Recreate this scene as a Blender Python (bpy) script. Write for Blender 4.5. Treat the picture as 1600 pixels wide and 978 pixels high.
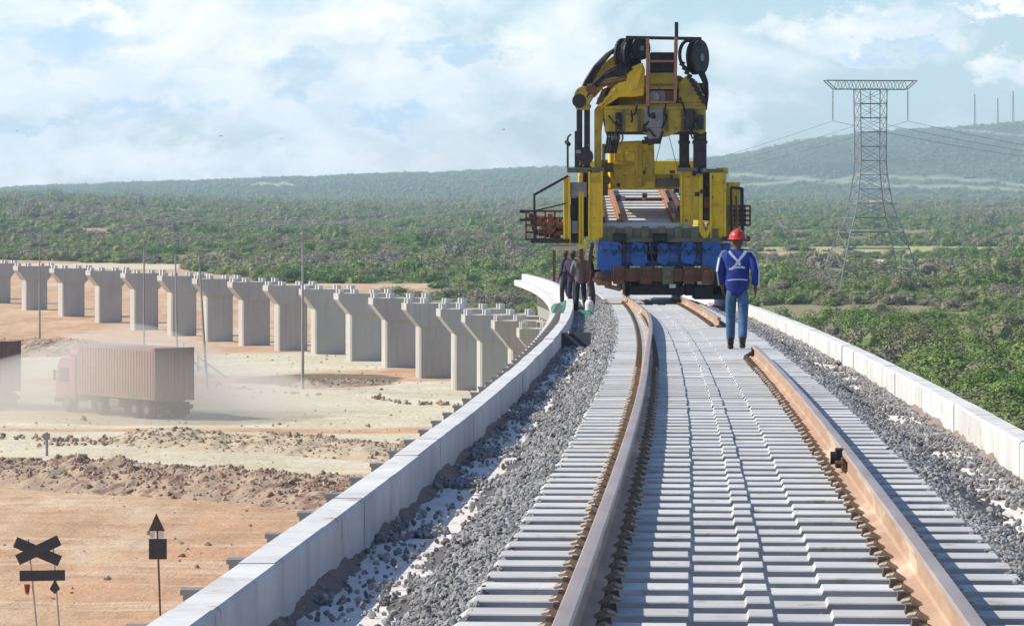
import bpy, bmesh, math, random
import numpy as np
from mathutils import Vector, Matrix, noise as mn

for o in list(bpy.data.objects):
    bpy.data.objects.remove(o, do_unlink=True)
scene = bpy.context.scene
COL = scene.collection
R = math.radians
F = 5750.0          # focal length in photograph pixels (1600 wide)
HY = 295.0          # photograph row of the true horizon

# ------------------------------------------------------------------ camera
cam_data = bpy.data.cameras.new('camera')
cam_data.sensor_width = 36.0
cam_data.lens = F / 1600 * 36.0
cam_data.shift_y = -(489 - HY) / 1600
cam_data.clip_start = 0.5
cam_data.clip_end = 30000
cam = bpy.data.objects.new('camera', cam_data)
cam.location = (0, 0, 0)
cam.rotation_euler = (R(90), 0, 0)
COL.objects.link(cam)
scene.camera = cam

# ------------------------------------------------------------------ sun and sky
SUN_EL = 41.0
SUN_AZ = -84.0      # degrees from +Y, negative = to the left
sun_dir = Vector((math.sin(R(SUN_AZ)) * math.cos(R(SUN_EL)), math.cos(R(SUN_AZ)) * math.cos(R(SUN_EL)), math.sin(R(SUN_EL))))
sd = bpy.data.lights.new('sun', 'SUN')
sd.energy = 5.0
sd.angle = R(0.5)
sd.color = (1.0, 0.95, 0.86)
sun = bpy.data.objects.new('sun', sd)
sun.rotation_euler = sun_dir.to_track_quat('Z', 'Y').to_euler()
sun.location = (-50, 50, 80)
COL.objects.link(sun)

world = bpy.data.worlds.new('World')
scene.world = world
world.use_nodes = True
wt = world.node_tree
wt.nodes.clear()


def wn(kind, **kw):
    n = wt.nodes.new(kind)
    for k, v in kw.items():
        setattr(n, k, v)
    return n


def wmath(op, a, b=None, c=None, clamp=False):
    n = wt.nodes.new('ShaderNodeMath')
    n.operation = op
    n.use_clamp = clamp
    for i, v in enumerate((a, b, c)):
        if v is None:
            continue
        if isinstance(v, (int, float)):
            n.inputs[i].default_value = v
        else:
            wt.links.new(v, n.inputs[i])
    return n.outputs[0]


def build_world():
    L = wt.links
    sky = wn('ShaderNodeTexSky')
    sky.sky_type = 'NISHITA'
    sky.sun_disc = False
    sky.sun_elevation = R(SUN_EL)
    sky.sun_rotation = R(SUN_AZ)
    sky.air_density = 1.0
    sky.dust_density = 0.6
    sky.ozone_density = 1.3
    tc = wn('ShaderNodeTexCoord')
    sp = wn('ShaderNodeSeparateXYZ')
    L.new(tc.outputs['Generated'], sp.inputs[0])
    x, y, z = sp.outputs
    # clouds: noise over the direction, flattened near the horizon
    mp = wn('ShaderNodeMapping')
    mp.inputs['Scale'].default_value = (1.0, 1.0, 1.8)
    L.new(tc.outputs['Generated'], mp.inputs['Vector'])
    n1 = wn('ShaderNodeTexNoise')
    n1.inputs['Scale'].default_value = 26
    n1.inputs['Detail'].default_value = 7
    n1.inputs['Roughness'].default_value = 0.52
    n1.inputs['Distortion'].default_value = 0.5
    L.new(mp.outputs[0], n1.inputs['Vector'])
    n2 = wn('ShaderNodeTexNoise')
    n2.inputs['Scale'].default_value = 50
    n2.inputs['Detail'].default_value = 6
    n2.inputs['Roughness'].default_value = 0.5
    L.new(mp.outputs[0], n2.inputs['Vector'])
    # wispier edges for the placed clouds
    wob = wmath('SUBTRACT', n2.outputs['Fac'], 0.5)
    wob2 = wmath('SUBTRACT', n1.outputs['Fac'], 0.5)

    n5 = wn('ShaderNodeTexNoise')
    n5.inputs['Scale'].default_value = 85
    n5.inputs['Detail'].default_value = 6
    n5.inputs['Roughness'].default_value = 0.62
    L.new(mp.outputs[0], n5.inputs['Vector'])
    sc5 = wn('ShaderNodeSeparateColor')
    L.new(n5.outputs['Color'], sc5.inputs[0])
    wx = wmath('SUBTRACT', sc5.outputs[0], 0.5)
    wz = wmath('SUBTRACT', sc5.outputs[1], 0.5)

    def blob(px, py, rx, ry, soft=1.0):
        cx, cz = (px - 800) / F, (HY - py) / F
        a = wmath('MULTIPLY', wmath('SUBTRACT', wmath('ADD', x, wmath('MULTIPLY', wx, 0.045)), cx), F / rx)
        b = wmath('MULTIPLY', wmath('SUBTRACT', wmath('ADD', z, wmath('MULTIPLY', wz, 0.026)), cz), F / ry)
        d = wmath('ADD', wmath('MULTIPLY', a, a), wmath('MULTIPLY', b, b))
        d = wmath('ADD', d, wmath('MULTIPLY', wob, 1.6))
        front = wmath('GREATER_THAN', y, 0.0)
        v = wmath('SUBTRACT', 1.0, wmath('MULTIPLY', d, 1.0 / (1.0 + soft)), clamp=True)
        v = wmath('MULTIPLY', v, front)
        return v
    # cover: more cloud to the left of the track, thinner to the right
    cover = wmath('MULTIPLY_ADD', n1.outputs['Fac'], 4.4, -1.86)
    cover = wmath('ADD', cover, wmath('MULTIPLY', wob, 1.6))
    side = wmath('MULTIPLY', wmath('SUBTRACT', x, -0.02), -4.0)
    side = wmath('MINIMUM', wmath('MAXIMUM', side, -0.45), 0.40)
    cover = wmath('ADD', cover, side)
    zen = wmath('MULTIPLY', wmath('MAXIMUM', wmath('SUBTRACT', z, 0.07), 0.0), -3.0)
    cover = wmath('ADD', cover, zen)
    for b in ((400, 60, 120, 70), (60, 130, 100, 60), (620, 140, 150, 90), (860, 90, 90, 60), (1350, 55, 130, 35),
              (1135, 185, 45, 45), (300, 250, 400, 40), (1575, 110, 40, 25), (560, 25, 120, 35), (170, 35, 120, 30),
              (340, 150, 60, 50), (1570, 15, 60, 14)):
        cover = wmath('MAXIMUM', cover, wmath('MULTIPLY', blob(*b), 1.0))
    cover = wmath('MINIMUM', wmath('MAXIMUM', cover, 0.0), 1.0)
    # cloud bases: grey-blue
    base = wmath('MULTIPLY_ADD', n2.outputs['Fac'], 1.9, -0.80, clamp=True)
    base = wmath('MULTIPLY', base, 0.8)
    for b in ((105, 70, 95, 36), (225, 172, 85, 24), (468, 112, 44, 36), (715, 80, 62, 15), (60, 195, 90, 10),
              (620, 180, 60, 16), (1390, 78, 80, 12), (1550, 38, 50, 12)):
        base = wmath('MAXIMUM', base, wmath('MULTIPLY', blob(*b), 1.0))
    base = wmath('MINIMUM', base, 1.0)
    cmix = wn('ShaderNodeMix', data_type='RGBA')
    cmix.inputs['A'].default_value = (11.2, 10.6, 10.3, 1)
    cmix.inputs['B'].default_value = (4.8, 6.6, 8.8, 1)
    L.new(base, cmix.inputs['Factor'])
    smix = wn('ShaderNodeMix', data_type='RGBA')
    L.new(wmath('MULTIPLY', cover, 0.9), smix.inputs['Factor'])
    tint = wn('ShaderNodeMix', data_type='RGBA', blend_type='MULTIPLY')
    tint.inputs['Factor'].default_value = 1.0
    tint.inputs['B'].default_value = SKY_TINT
    L.new(sky.outputs[0], tint.inputs['A'])
    L.new(tint.outputs['Result'], smix.inputs['A'])
    L.new(cmix.outputs['Result'], smix.inputs['B'])
    bg = wn('ShaderNodeBackground')
    bg.inputs['Strength'].default_value = 0.10
    L.new(smix.outputs['Result'], bg.inputs['Color'])
    out = wn('ShaderNodeOutputWorld')
    L.new(bg.outputs[0], out.inputs[0])


SKY_TINT = (0.92, 1.12, 1.42, 1)
build_world()
scene.view_settings.view_transform = 'Standard'
scene.view_settings.look = 'None'
scene.view_settings.gamma = 1.0
scene.view_settings.use_curve_mapping = False
scene.view_settings.exposure = 0.30
scene.cycles.volume_bounces = 1
scene.cycles.max_bounces = 6
scene.cycles.transparent_max_bounces = 8
scene.cycles.use_denoising = True

# ------------------------------------------------------------------ helpers


def tag(o, label=None, cat=None, group=None, kind=None):
    if label:
        o['label'] = label
    if cat:
        o['category'] = cat
    if group:
        o['group'] = group
    if kind:
        o['kind'] = kind
    return o


def empty(name, loc=(0, 0, 0), rz=0, label=None, cat=None, group=None):
    o = bpy.data.objects.new(name, None)
    o.empty_display_size = 0.3
    o.location = loc
    o.rotation_euler = (0, 0, rz)
    COL.objects.link(o)
    return tag(o, label, cat, group)


class MB:
    """collects faces, builds one mesh object"""

    def __init__(s):
        s.v, s.f, s.m = [], [], []

    def add(s, vs, fs, mi=0):
        n = len(s.v)
        s.v += [tuple(v) for v in vs]
        for f in fs:
            s.f.append(tuple(i + n for i in f))
            s.m.append(mi)
        return s

    def box(s, c, d, rot=None, mi=0, taper=1.0):
        hx, hy, hz = d[0] / 2, d[1] / 2, d[2] / 2
        vs = []
        for sz in (-1, 1):
            k = taper if sz > 0 else 1.0
            for sx, sy in ((-1, -1), (1, -1), (1, 1), (-1, 1)):
                vs.append(Vector((sx * hx * k, sy * hy * k, sz * hz)))
        if rot is not None:
            vs = [rot @ v for v in vs]
        c = Vector(c)
        return s.add([v + c for v in vs], [(3, 2, 1, 0), (4, 5, 6, 7), (0, 1, 5, 4), (1, 2, 6, 5), (2, 3, 7, 6), (3, 0, 4, 7)], mi)

    def b2(s, a, b, mi=0):
        return s.box([(a[i] + b[i]) / 2 for i in range(3)], [abs(b[i] - a[i]) for i in range(3)], mi=mi)

    def tube(s, p0, p1, r, n=8, r1=None, mi=0, caps=True):
        p0, p1 = Vector(p0), Vector(p1)
        d = p1 - p0
        if d.length < 1e-6:
            return s
        q = d.to_track_quat('Z', 'Y').to_matrix()
        r1 = r if r1 is None else r1
        vs = []
        for k, (p, rr) in enumerate(((p0, r), (p1, r1))):
            for i in range(n):
                a = 2 * math.pi * i / n
                vs.append(p + q @ Vector((math.cos(a) * rr, math.sin(a) * rr, 0)))
        fs = [(i, (i + 1) % n, n + (i + 1) % n, n + i) for i in range(n)]
        if caps:
            fs += [tuple(range(n - 1, -1, -1)), tuple(range(n, 2 * n))]
        return s.add(vs, fs, mi)

    def path(s, pts, r, n=6, mi=0):
        for a, b in zip(pts[:-1], pts[1:]):
            s.tube(a, b, r, n, mi=mi)
        return s

    def bar(s, p0, p1, w, h, mi=0):
        """rectangular bar between two points"""
        p0, p1 = Vector(p0), Vector(p1)
        d = p1 - p0
        q = d.to_track_quat('Y', 'Z').to_matrix()
        return s.box((p0 + p1) / 2, (w, d.length, h), rot=q, mi=mi)

    def prism(s, poly, y0, y1, mi=0):
        """polygon of (x, z) extruded along y"""
        n = len(poly)
        vs = [(x, y0, z) for x, z in poly] + [(x, y1, z) for x, z in poly]
        fs = [tuple(range(n)), tuple(range(2 * n - 1, n - 1, -1))]
        fs += [(i, n + i, n + (i + 1) % n, (i + 1) % n) for i in range(n)]
        return s.add(vs, fs, mi)

    def ring(s, c, axis, r, tube_r, n=20, m=8, mi=0, squash=1.0):
        c = Vector(c)
        q = Vector(axis).to_track_quat('Z', 'Y').to_matrix()
        vs, fs = [], []
        for i in range(n):
            a = 2 * math.pi * i / n
            for j in range(m):
                b = 2 * math.pi * j / m
                rr = r + tube_r * math.cos(b)
                vs.append(c + q @ Vector((rr * math.cos(a) * squash, rr * math.sin(a), tube_r * math.sin(b))))
        for i in range(n):
            for j in range(m):
                fs.append((i * m + j, ((i + 1) % n) * m + j, ((i + 1) % n) * m + (j + 1) % m, i * m + (j + 1) % m))
        return s.add(vs, fs, mi)

    def build(s, name, mats, parent=None, bevel=0, smooth=False, loc=None, label=None, kind=None):
        me = bpy.data.meshes.new(name)
        me.from_pydata(s.v, [], s.f)
        if not isinstance(mats, (list, tuple)):
            mats = [mats]
        for m in mats:
            me.materials.append(m)
        if any(s.m):
            me.polygons.foreach_set('material_index', s.m)
        if smooth:
            me.polygons.foreach_set('use_smooth', [True] * len(me.polygons))
        bm = bmesh.new()
        bm.from_mesh(me)
        bmesh.ops.recalc_face_normals(bm, faces=bm.faces)
        bm.to_mesh(me)
        bm.free()
        me.update()
        o = bpy.data.objects.new(name, me)
        COL.objects.link(o)
        if parent:
            o.parent = parent
        if loc is not None:
            o.location = loc
        if bevel:
            b = o.modifiers.new('bevel', 'BEVEL')
            b.width = bevel
            b.segments = 1
            b.limit_method = 'ANGLE'
        return tag(o, label, None, None, kind)


def grid_mesh(name, X, Y, Z, mat, attrs=None, smooth=True, kind='structure', parent=None):
    h, w = X.shape
    me = bpy.data.meshes.new(name)
    v = np.stack([X, Y, Z], -1).reshape(-1, 3).astype(np.float32)
    i = np.arange(h * w).reshape(h, w)
    q = np.stack([i[:-1, :-1], i[:-1, 1:], i[1:, 1:], i[1:, :-1]], -1).reshape(-1, 4)
    me.vertices.add(len(v))
    me.vertices.foreach_set('co', v.ravel())
    me.loops.add(q.size)
    me.loops.foreach_set('vertex_index', q.ravel().astype(np.int32))
    me.polygons.add(len(q))
    me.polygons.foreach_set('loop_start', np.arange(0, q.size, 4, dtype=np.int32))
    me.polygons.foreach_set('use_smooth', [smooth] * len(q))
    me.update(calc_edges=True)
    for k, a in (attrs or {}).items():
        at = me.attributes.new(k, 'FLOAT', 'POINT')
        at.data.foreach_set('value', a.reshape(-1).astype(np.float32))
    me.materials.append(mat)
    o = bpy.data.objects.new(name, me)
    COL.objects.link(o)
    if parent:
        o.parent = parent
    o['kind'] = kind
    return o


def new_mat(name):
    m = bpy.data.materials.new(name)
    m.use_nodes = True
    nt = m.node_tree
    b = nt.nodes['Principled BSDF']
    return m, nt, b


def nadd(nt, kind, **kw):
    n = nt.nodes.new(kind)
    for k, v in kw.items():
        if k in n.inputs:
            n.inputs[k].default_value = v
        else:
            setattr(n, k, v)
    return n


def mat(name, c1, c2=None, scale=4.0, rough=0.8, bump=0.0, bscale=None, metal=0.0, detail=5, stretch=None, spots=None, contrast=1.0, rand=0.0, spec=0.3, coord='Object', streak=0.0):
    """noise-blended two-colour material; spots = (colour, scale, threshold) adds a third colour in patches"""
    m, nt, b = new_mat(name)
    L = nt.links
    b.inputs['Roughness'].default_value = rough
    b.inputs['Metallic'].default_value = metal
    b.inputs['Specular IOR Level'].default_value = spec
    c2 = c2 or tuple(x * 0.75 for x in c1)
    tc = nadd(nt, 'ShaderNodeTexCoord')
    vec = tc.outputs[coord] if coord != 'World' else nadd(nt, 'ShaderNodeNewGeometry').outputs['Position']
    if stretch:
        mp = nadd(nt, 'ShaderNodeMapping')
        mp.inputs['Scale'].default_value = stretch
        L.new(vec, mp.inputs[0])
        vec = mp.outputs[0]
    n = nadd(nt, 'ShaderNodeTexNoise', Scale=scale, Detail=detail, Roughness=0.6)
    L.new(vec, n.inputs['Vector'])
    mr = nadd(nt, 'ShaderNodeMapRange')
    mr.inputs['From Min'].default_value = 0.5 - 0.2 / contrast
    mr.inputs['From Max'].default_value = 0.5 + 0.2 / contrast
    L.new(n.outputs['Fac'], mr.inputs['Value'])
    mx = nadd(nt, 'ShaderNodeMix', data_type='RGBA')
    mx.inputs['A'].default_value = (*c1, 1)
    mx.inputs['B'].default_value = (*c2, 1)
    L.new(mr.outputs[0], mx.inputs['Factor'])
    col = mx.outputs['Result']
    if spots:
        sc, ss, th = spots
        n3 = nadd(nt, 'ShaderNodeTexNoise', Scale=ss, Detail=6, Roughness=0.65)
        L.new(vec, n3.inputs['Vector'])
        m3 = nadd(nt, 'ShaderNodeMapRange')
        m3.inputs['From Min'].default_value = th
        m3.inputs['From Max'].default_value = th + 0.07
        L.new(n3.outputs['Fac'], m3.inputs['Value'])
        x3 = nadd(nt, 'ShaderNodeMix', data_type='RGBA')
        x3.inputs['B'].default_value = (*sc, 1)
        L.new(m3.outputs[0], x3.inputs['Factor'])
        L.new(col, x3.inputs['A'])
        col = x3.outputs['Result']
    if streak:
        mp4 = nadd(nt, 'ShaderNodeMapping')
        mp4.inputs['Scale'].default_value = (1, 1, .10)
        L.new(tc.outputs['Object'] if coord != 'World' else vec, mp4.inputs[0])
        n4 = nadd(nt, 'ShaderNodeTexNoise', Scale=3.2, Detail=7, Roughness=.7)
        L.new(mp4.outputs[0], n4.inputs['Vector'])
        m4 = nadd(nt, 'ShaderNodeMapRange')
        m4.inputs['From Min'].default_value = .50
        m4.inputs['From Max'].default_value = .72
        m4.inputs['To Max'].default_value = streak
        L.new(n4.outputs['Fac'], m4.inputs['Value'])
        x4 = nadd(nt, 'ShaderNodeMix', data_type='RGBA')
        x4.inputs['B'].default_value = (.22, .18, .14, 1)
        L.new(m4.outputs[0], x4.inputs['Factor'])
        L.new(col, x4.inputs['A'])
        col = x4.outputs['Result']
    if rand:
        oi = nadd(nt, 'ShaderNodeObjectInfo')
        r1 = nadd(nt, 'ShaderNodeMapRange')
        r1.inputs['To Min'].default_value = 1 - rand
        r1.inputs['To Max'].default_value = 1 + rand
        L.new(oi.outputs['Random'], r1.inputs['Value'])
        hs = nadd(nt, 'ShaderNodeHueSaturation')
        L.new(r1.outputs[0], hs.inputs['Value'])
        L.new(col, hs.inputs['Color'])
        col = hs.outputs[0]
    L.new(col, b.inputs['Base Color'])
    if bump:
        n2 = nadd(nt, 'ShaderNodeTexNoise', Scale=bscale or scale * 4, Detail=6, Roughness=0.65)
        L.new(vec, n2.inputs['Vector'])
        bp = nadd(nt, 'ShaderNodeBump', Strength=0.6, Distance=bump)
        L.new(n2.outputs['Fac'], bp.inputs['Height'])
        L.new(bp.outputs[0], b.inputs['Normal'])
    return m


def gn_scatter(name, pts, rot, scl, idx, variants, label, kind='stuff'):
    """one 'stuff' object: points carrying rot/scl/idx attributes, instanced by geometry nodes"""
    me = bpy.data.meshes.new(name)
    me.vertices.add(len(pts))
    me.vertices.foreach_set('co', np.asarray(pts, dtype=np.float32).ravel())
    a = me.attributes.new('rot', 'FLOAT_VECTOR', 'POINT')
    a.data.foreach_set('vector', np.asarray(rot, dtype=np.float32).ravel())
    a = me.attributes.new('scl', 'FLOAT_VECTOR', 'POINT')
    a.data.foreach_set('vector', np.asarray(scl, dtype=np.float32).ravel())
    a = me.attributes.new('idx', 'INT', 'POINT')
    a.data.foreach_set('value', np.asarray(idx, dtype=np.int32))
    o = bpy.data.objects.new(name, me)
    COL.objects.link(o)
    coll = bpy.data.collections.new(name + '_sources')
    for v in variants:
        coll.objects.link(v)
    ng = bpy.data.node_groups.new(name, 'GeometryNodeTree')
    ng.interface.new_socket('Geometry', in_out='INPUT', socket_type='NodeSocketGeometry')
    ng.interface.new_socket('Geometry', in_out='OUTPUT', socket_type='NodeSocketGeometry')
    gi = ng.nodes.new('NodeGroupInput')
    go = ng.nodes.new('NodeGroupOutput')
    ci = ng.nodes.new('GeometryNodeCollectionInfo')
    ci.inputs['Collection'].default_value = coll
    ci.inputs['Separate Children'].default_value = True
    ci.inputs['Reset Children'].default_value = True
    ip = ng.nodes.new('GeometryNodeInstanceOnPoints')
    ip.inputs['Pick Instance'].default_value = True

    def attr(nm, ty):
        n = ng.nodes.new('GeometryNodeInputNamedAttribute')
        n.data_type = ty
        n.inputs['Name'].default_value = nm
        return n.outputs['Attribute']
    e = ng.nodes.new('FunctionNodeEulerToRotation')
    ng.links.new(attr('rot', 'FLOAT_VECTOR'), e.inputs[0])
    ng.links.new(gi.outputs[0], ip.inputs['Points'])
    ng.links.new(ci.outputs[0], ip.inputs['Instance'])
    ng.links.new(attr('idx', 'INT'), ip.inputs['Instance Index'])
    ng.links.new(e.outputs[0], ip.inputs['Rotation'])
    ng.links.new(attr('scl', 'FLOAT_VECTOR'), ip.inputs['Scale'])
    ng.links.new(ip.outputs[0], go.inputs[0])
    md = o.modifiers.new('scatter', 'NODES')
    md.node_group = ng
    return tag(o, label, None, None, kind)


def free_obj(name, mb, mats):
    """mesh object not linked to the scene: a source for scattering"""
    o = mb.build(name, mats)
    COL.objects.unlink(o)
    return o


# vectorised value noise
_rs = np.random.RandomState(7)
_T = _rs.rand(256, 256)


def vnoise(x, y, scale, octs=4, seed=0):
    x = np.asarray(x, float) / scale + seed * 17.3
    y = np.asarray(y, float) / scale + seed * 9.1
    out, amp, tot = 0, 1.0, 0
    for _ in range(octs):
        xi, yi = np.floor(x).astype(int), np.floor(y).astype(int)
        fx, fy = x - xi, y - yi
        fx, fy = fx * fx * (3 - 2 * fx), fy * fy * (3 - 2 * fy)
        a, b = _T[yi % 256, xi % 256], _T[yi % 256, (xi + 1) % 256]
        c, d = _T[(yi + 1) % 256, xi % 256], _T[(yi + 1) % 256, (xi + 1) % 256]
        out = out + amp * ((a * (1 - fx) + b * fx) * (1 - fy) + (c * (1 - fx) + d * fx) * fy)
        tot += amp
        amp *= 0.5
        x, y = x * 2.03 + 11.7, y * 2.03 + 5.3
    return out / tot


def sstep(a, b, v):
    t = np.clip((np.asarray(v, float) - a) / (b - a), 0, 1)
    return t * t * (3 - 2 * t)


# ------------------------------------------------------------------ the line of the track
GR = 0.01617


def xc(Y):
    return 0.19 + 0.0585 * Y - 0.00021 * Y * Y


def sl(Y):
    return 0.0585 - 0.00042 * Y


def rail_z(Y):
    return -(1.36 + GR * Y)


def along(Y, off, dz=0.0):
    """point at offset off from the track centre, dz above the rail head"""
    s = sl(Y)
    k = 1 / math.sqrt(1 + s * s)
    return Vector((xc(Y) + off * k, Y - off * s * k, rail_z(Y) + dz))


# ------------------------------------------------------------------ terrain


def terr(X, Y):
    X, Y = np.asarray(X, float), np.asarray(Y, float)
    z = -13.0 - 1.25 * np.exp(-((Y - 360) / 62.0) ** 2)
    t = X / np.maximum(Y, 50)
    z = z + 7.5 * sstep(0.02, 0.15, -t) * sstep(650, 1700, Y)
    z = z + 5.0 * sstep(-0.12, 0.05, t) * sstep(900, 3200, Y)
    z = z + 1.0 * (vnoise(X, Y, 160, 3) - 0.5) * sstep(450, 800, Y) * 3
    # gentle cut on the right of the viaduct
    z = z + 1.6 * sstep(12, 30, X) * sstep(40, 120, Y) * (1 - sstep(420, 520, Y))
    z = z + 0.35 * (vnoise(X, Y, 9, 4, 3) - 0.5)
    # level shelf far away so the hills meet the plain
    return z


def G(px, py):
    """ground point seen at a photograph pixel"""
    Y = 13.0 * F / (py - HY)
    for _ in range(12):
        X = (px - 800) * Y / F
        Y = -float(terr(X, Y)) * F / (py - HY)
    return (px - 800) * Y / F, Y


def build_ground():
    ys = np.concatenate([np.linspace(-220, 95, 26)[:-1], np.exp(np.linspace(math.log(95), math.log(620), 420))[:-1],
                         np.exp(np.linspace(math.log(620), math.log(7200), 150))])
    ts = np.concatenate([np.linspace(-1.0, -0.2, 18)[:-1], np.linspace(-0.2, 0.2, 300), np.linspace(0.2, 1.0, 18)[1:]])
    T, Yg = np.meshgrid(ts, ys)
    Xg = T * np.sqrt(Yg ** 2 + 120.0 ** 2)
    Zg = terr(Xg, Yg)
    Pp = HY - Zg * F / np.maximum(Yg, 60)          # photograph row a ground point falls on (colour zones follow the site, used once here)
    # zones in world metres
    road = np.zeros_like(Xg)
    w1 = vnoise(Xg, Yg, 30, 3, 1) - 0.5
    d1 = Yg - (182 + 0.05 * Xg + w1 * 6)
    road = np.maximum(road, 1 - sstep(0.9, 1.1, np.abs(d1) / 14))
    d2 = Yg - (226 + 0.25 * Xg + w1 * 14)
    road = np.maximum(road, 1 - sstep(0.75, 1.15, np.abs(d2) / 26))
    d3 = Yg - (292 + 0.5 * Xg + 8 * w1)
    road = np.maximum(road, 0.8 * (1 - sstep(0.6, 1.2, np.abs(d3) / 26)) * (1 - sstep(-12, -2, Xg)))
    d4 = Yg - (655 + 0.1 * Xg + 20 * w1)
    road = np.maximum(road, (1 - sstep(0.8, 1.1, np.abs(d4) / 22)))
    road *= 1 - sstep(6, 14, Xg) * (Yg < 600)
    bush = bushmask(Xg, Yg)
    dark = (1 - sstep(0.7, 1.1, np.hypot((Xg + 13.2) / 6.5, (Yg - 252) / 9))) * 0.9
    dark = np.maximum(dark, (1 - sstep(0.6, 1.2, np.hypot((Xg + 42) / 9, (Yg - 322) / 12))) * 0.6)
    m, nt, b = new_mat('ground_soil')
    L = nt.links
    b.inputs['Roughness'].default_value = 0.95
    b.inputs['Specular IOR Level'].default_value = 0.1
    tc = nadd(nt, 'ShaderNodeTexCoord')
    P = tc.outputs['Object']

    def noise(scale, det=6, stretch=None, rough=0.6):
        v = P
        if stretch:
            mp = nadd(nt, 'ShaderNodeMapping')
            mp.inputs['Scale'].default_value = stretch
            L.new(P, mp.inputs[0])
            v = mp.outputs[0]
        n = nadd(nt, 'ShaderNodeTexNoise', Scale=scale, Detail=det, Roughness=rough)
        L.new(v, n.inputs['Vector'])
        return n.outputs['Fac']

    def ramp(v, a, bb):
        r = nadd(nt, 'ShaderNodeMapRange')
        r.inputs['From Min'].default_value = a
        r.inputs['From Max'].default_value = bb
        L.new(v, r.inputs['Value'])
        return r.outputs[0]

    def mix(f, a, bb):
        x = nadd(nt, 'ShaderNodeMix', data_type='RGBA')
        L.new(f, x.inputs['Factor']) if not isinstance(f, float) else setattr(x.inputs['Factor'], 'default_value', f)
        for k, v in (('A', a), ('B', bb)):
            if isinstance(v, tuple):
                x.inputs[k].default_value = (*v, 1)
            else:
                L.new(v, x.inputs[k])
        return x.outputs['Result']

    def att(nm):
        n = nadd(nt, 'ShaderNodeAttribute')
        n.attribute_name = nm
        return n.outputs['Fac']

    def jit(v, amt, n):
        a = nadd(nt, 'ShaderNodeMath', operation='MULTIPLY_ADD')
        a.inputs[1].default_value = amt
        a.inputs[2].default_value = -amt / 2
        L.new(n, a.inputs[0])
        c = nadd(nt, 'ShaderNodeMath', operation='ADD')
        L.new(v, c.inputs[0])
        L.new(a.outputs[0], c.inputs[1])
        return c.outputs[0]
    soil = mix(ramp(noise(0.045, 5), .38, .62), (.53, .30, .165), (.51, .35, .205))
    soil = mix(ramp(noise(0.5, 7, (1, .25, 1)), .45, .72), soil, (.40, .245, .14))
    soil = mix(ramp(noise(0.16, 6, (1, .22, 1)), .50, .68), soil, (.60, .47, .31))
    soil = mix(ramp(noise(1.3, 7, (.22, .30, 1), .7), .53, .68), soil, (.38, .23, .135))
    soil = mix(ramp(noise(.9, 6, (.06, .55, 1), .7), .54, .66), soil, (.60, .45, .30))
    roadc = mix(ramp(noise(0.12, 6, (1, .3, 1)), .4, .65), (.60, .53, .36), (.52, .44, .29))
    roadc = mix(ramp(noise(1.0, 6, (.06, 1.0, 1), .7), .52, .68), roadc, (.47, .39, .27))
    roadc = mix(ramp(noise(.22, 5), .5, .65), roadc, (.62, .56, .42))
    nf = noise(0.35, 5)
    c = mix(ramp(jit(att('road'), 0.5, nf), .35, .65), soil, roadc)
    dk = mix(ramp(noise(.9, 6), .4, .6), (.20, .13, .09), (.17, .15, .08))
    c = mix(ramp(jit(att('dark'), 0.7, nf), .4, .7), c, dk)
    veg = mix(ramp(noise(.03, 6), .4, .6), (.20, .19, .085), (.27, .22, .13))
    veg = mix(ramp(noise(.4, 5), .5, .7), veg, (.13, .16, .055))
    c = mix(ramp(jit(att('bush'), 0.6, nf), .3, .6), c, veg)
    c = mix(att('meadow'), c, mix(ramp(noise(.05, 5), .4, .6), (.26, .34, .10), (.36, .36, .17)))
    L.new(c, b.inputs['Base Color'])
    bp = nadd(nt, 'ShaderNodeBump', Strength=0.7, Distance=0.25)
    L.new(noise(1.6, 8, (1, .5, 1), .7), bp.inputs['Height'])
    L.new(bp.outputs[0], b.inputs['Normal'])
    meadow = np.zeros_like(Xg)
    for yc, hw, x0, x1 in ((560, 9, 14, 60), (905, 40, 30, 600), (760, 22, 20, 300)):
        dd = np.abs(Yg - (yc + 0.12 * Xg + 30 * (vnoise(Xg, Yg, 35, 3, 5) - 0.5)))
        meadow = np.maximum(meadow, ((Xg > x0) & (Xg < x1)) * np.clip(1.4 - dd / hw, 0, 1))
    return grid_mesh('ground', Xg, Yg, Zg, m, {'meadow': meadow, 'road': road, 'bush': bush, 'dark': dark})


def bushmask(X, Y):
    X, Y = np.asarray(X, float), np.asarray(Y, float)
    w = (vnoise(X, Y, 35, 3, 5) - 0.5)
    right = sstep(7.5, 10.5, X - xc(np.minimum(Y, 215.0)) + 3 * w) * sstep(-50, 10, Y + 400)
    tt = X / np.maximum(Y, 50)
    lim = np.interp(tt, [-.14, -.10, -.075, -.055, -.035, -.012], [690, 660, 545, 480, 425, 360]) + w * 40
    left = sstep(-6, 8, Y - lim)
    m = np.maximum(right, left)
    # the dirt road on the far side stays bare
    d4 = np.abs(Y - (655 + 0.1 * X))
    m = m * np.where((d4 < 17) & (X < 160) & ((tt < -.07) | (tt > .02)), np.clip((d4 - 13) / 4, 0, 1), 1)
    clear = vnoise(X, Y, 90, 3, 8)
    far = sstep(380, 520, Y)
    m = m * (1 - 0.95 * far * (1 - sstep(.28, .33, clear)))
    # the strips of field seen beyond the pylon
    for yc, hw, x0, x1 in ((715, 16, 20, 400), (560, 9, 14, 60), (905, 40, 30, 600), (760, 22, 20, 300)):
        dd = np.abs(Y - (yc + 0.12 * X + 30 * w))
        m = np.where((X > x0) & (X < x1), m * np.clip((dd - hw * .7) / (hw * .4), 0, 1), m)
    return m


ground = build_ground()


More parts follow.
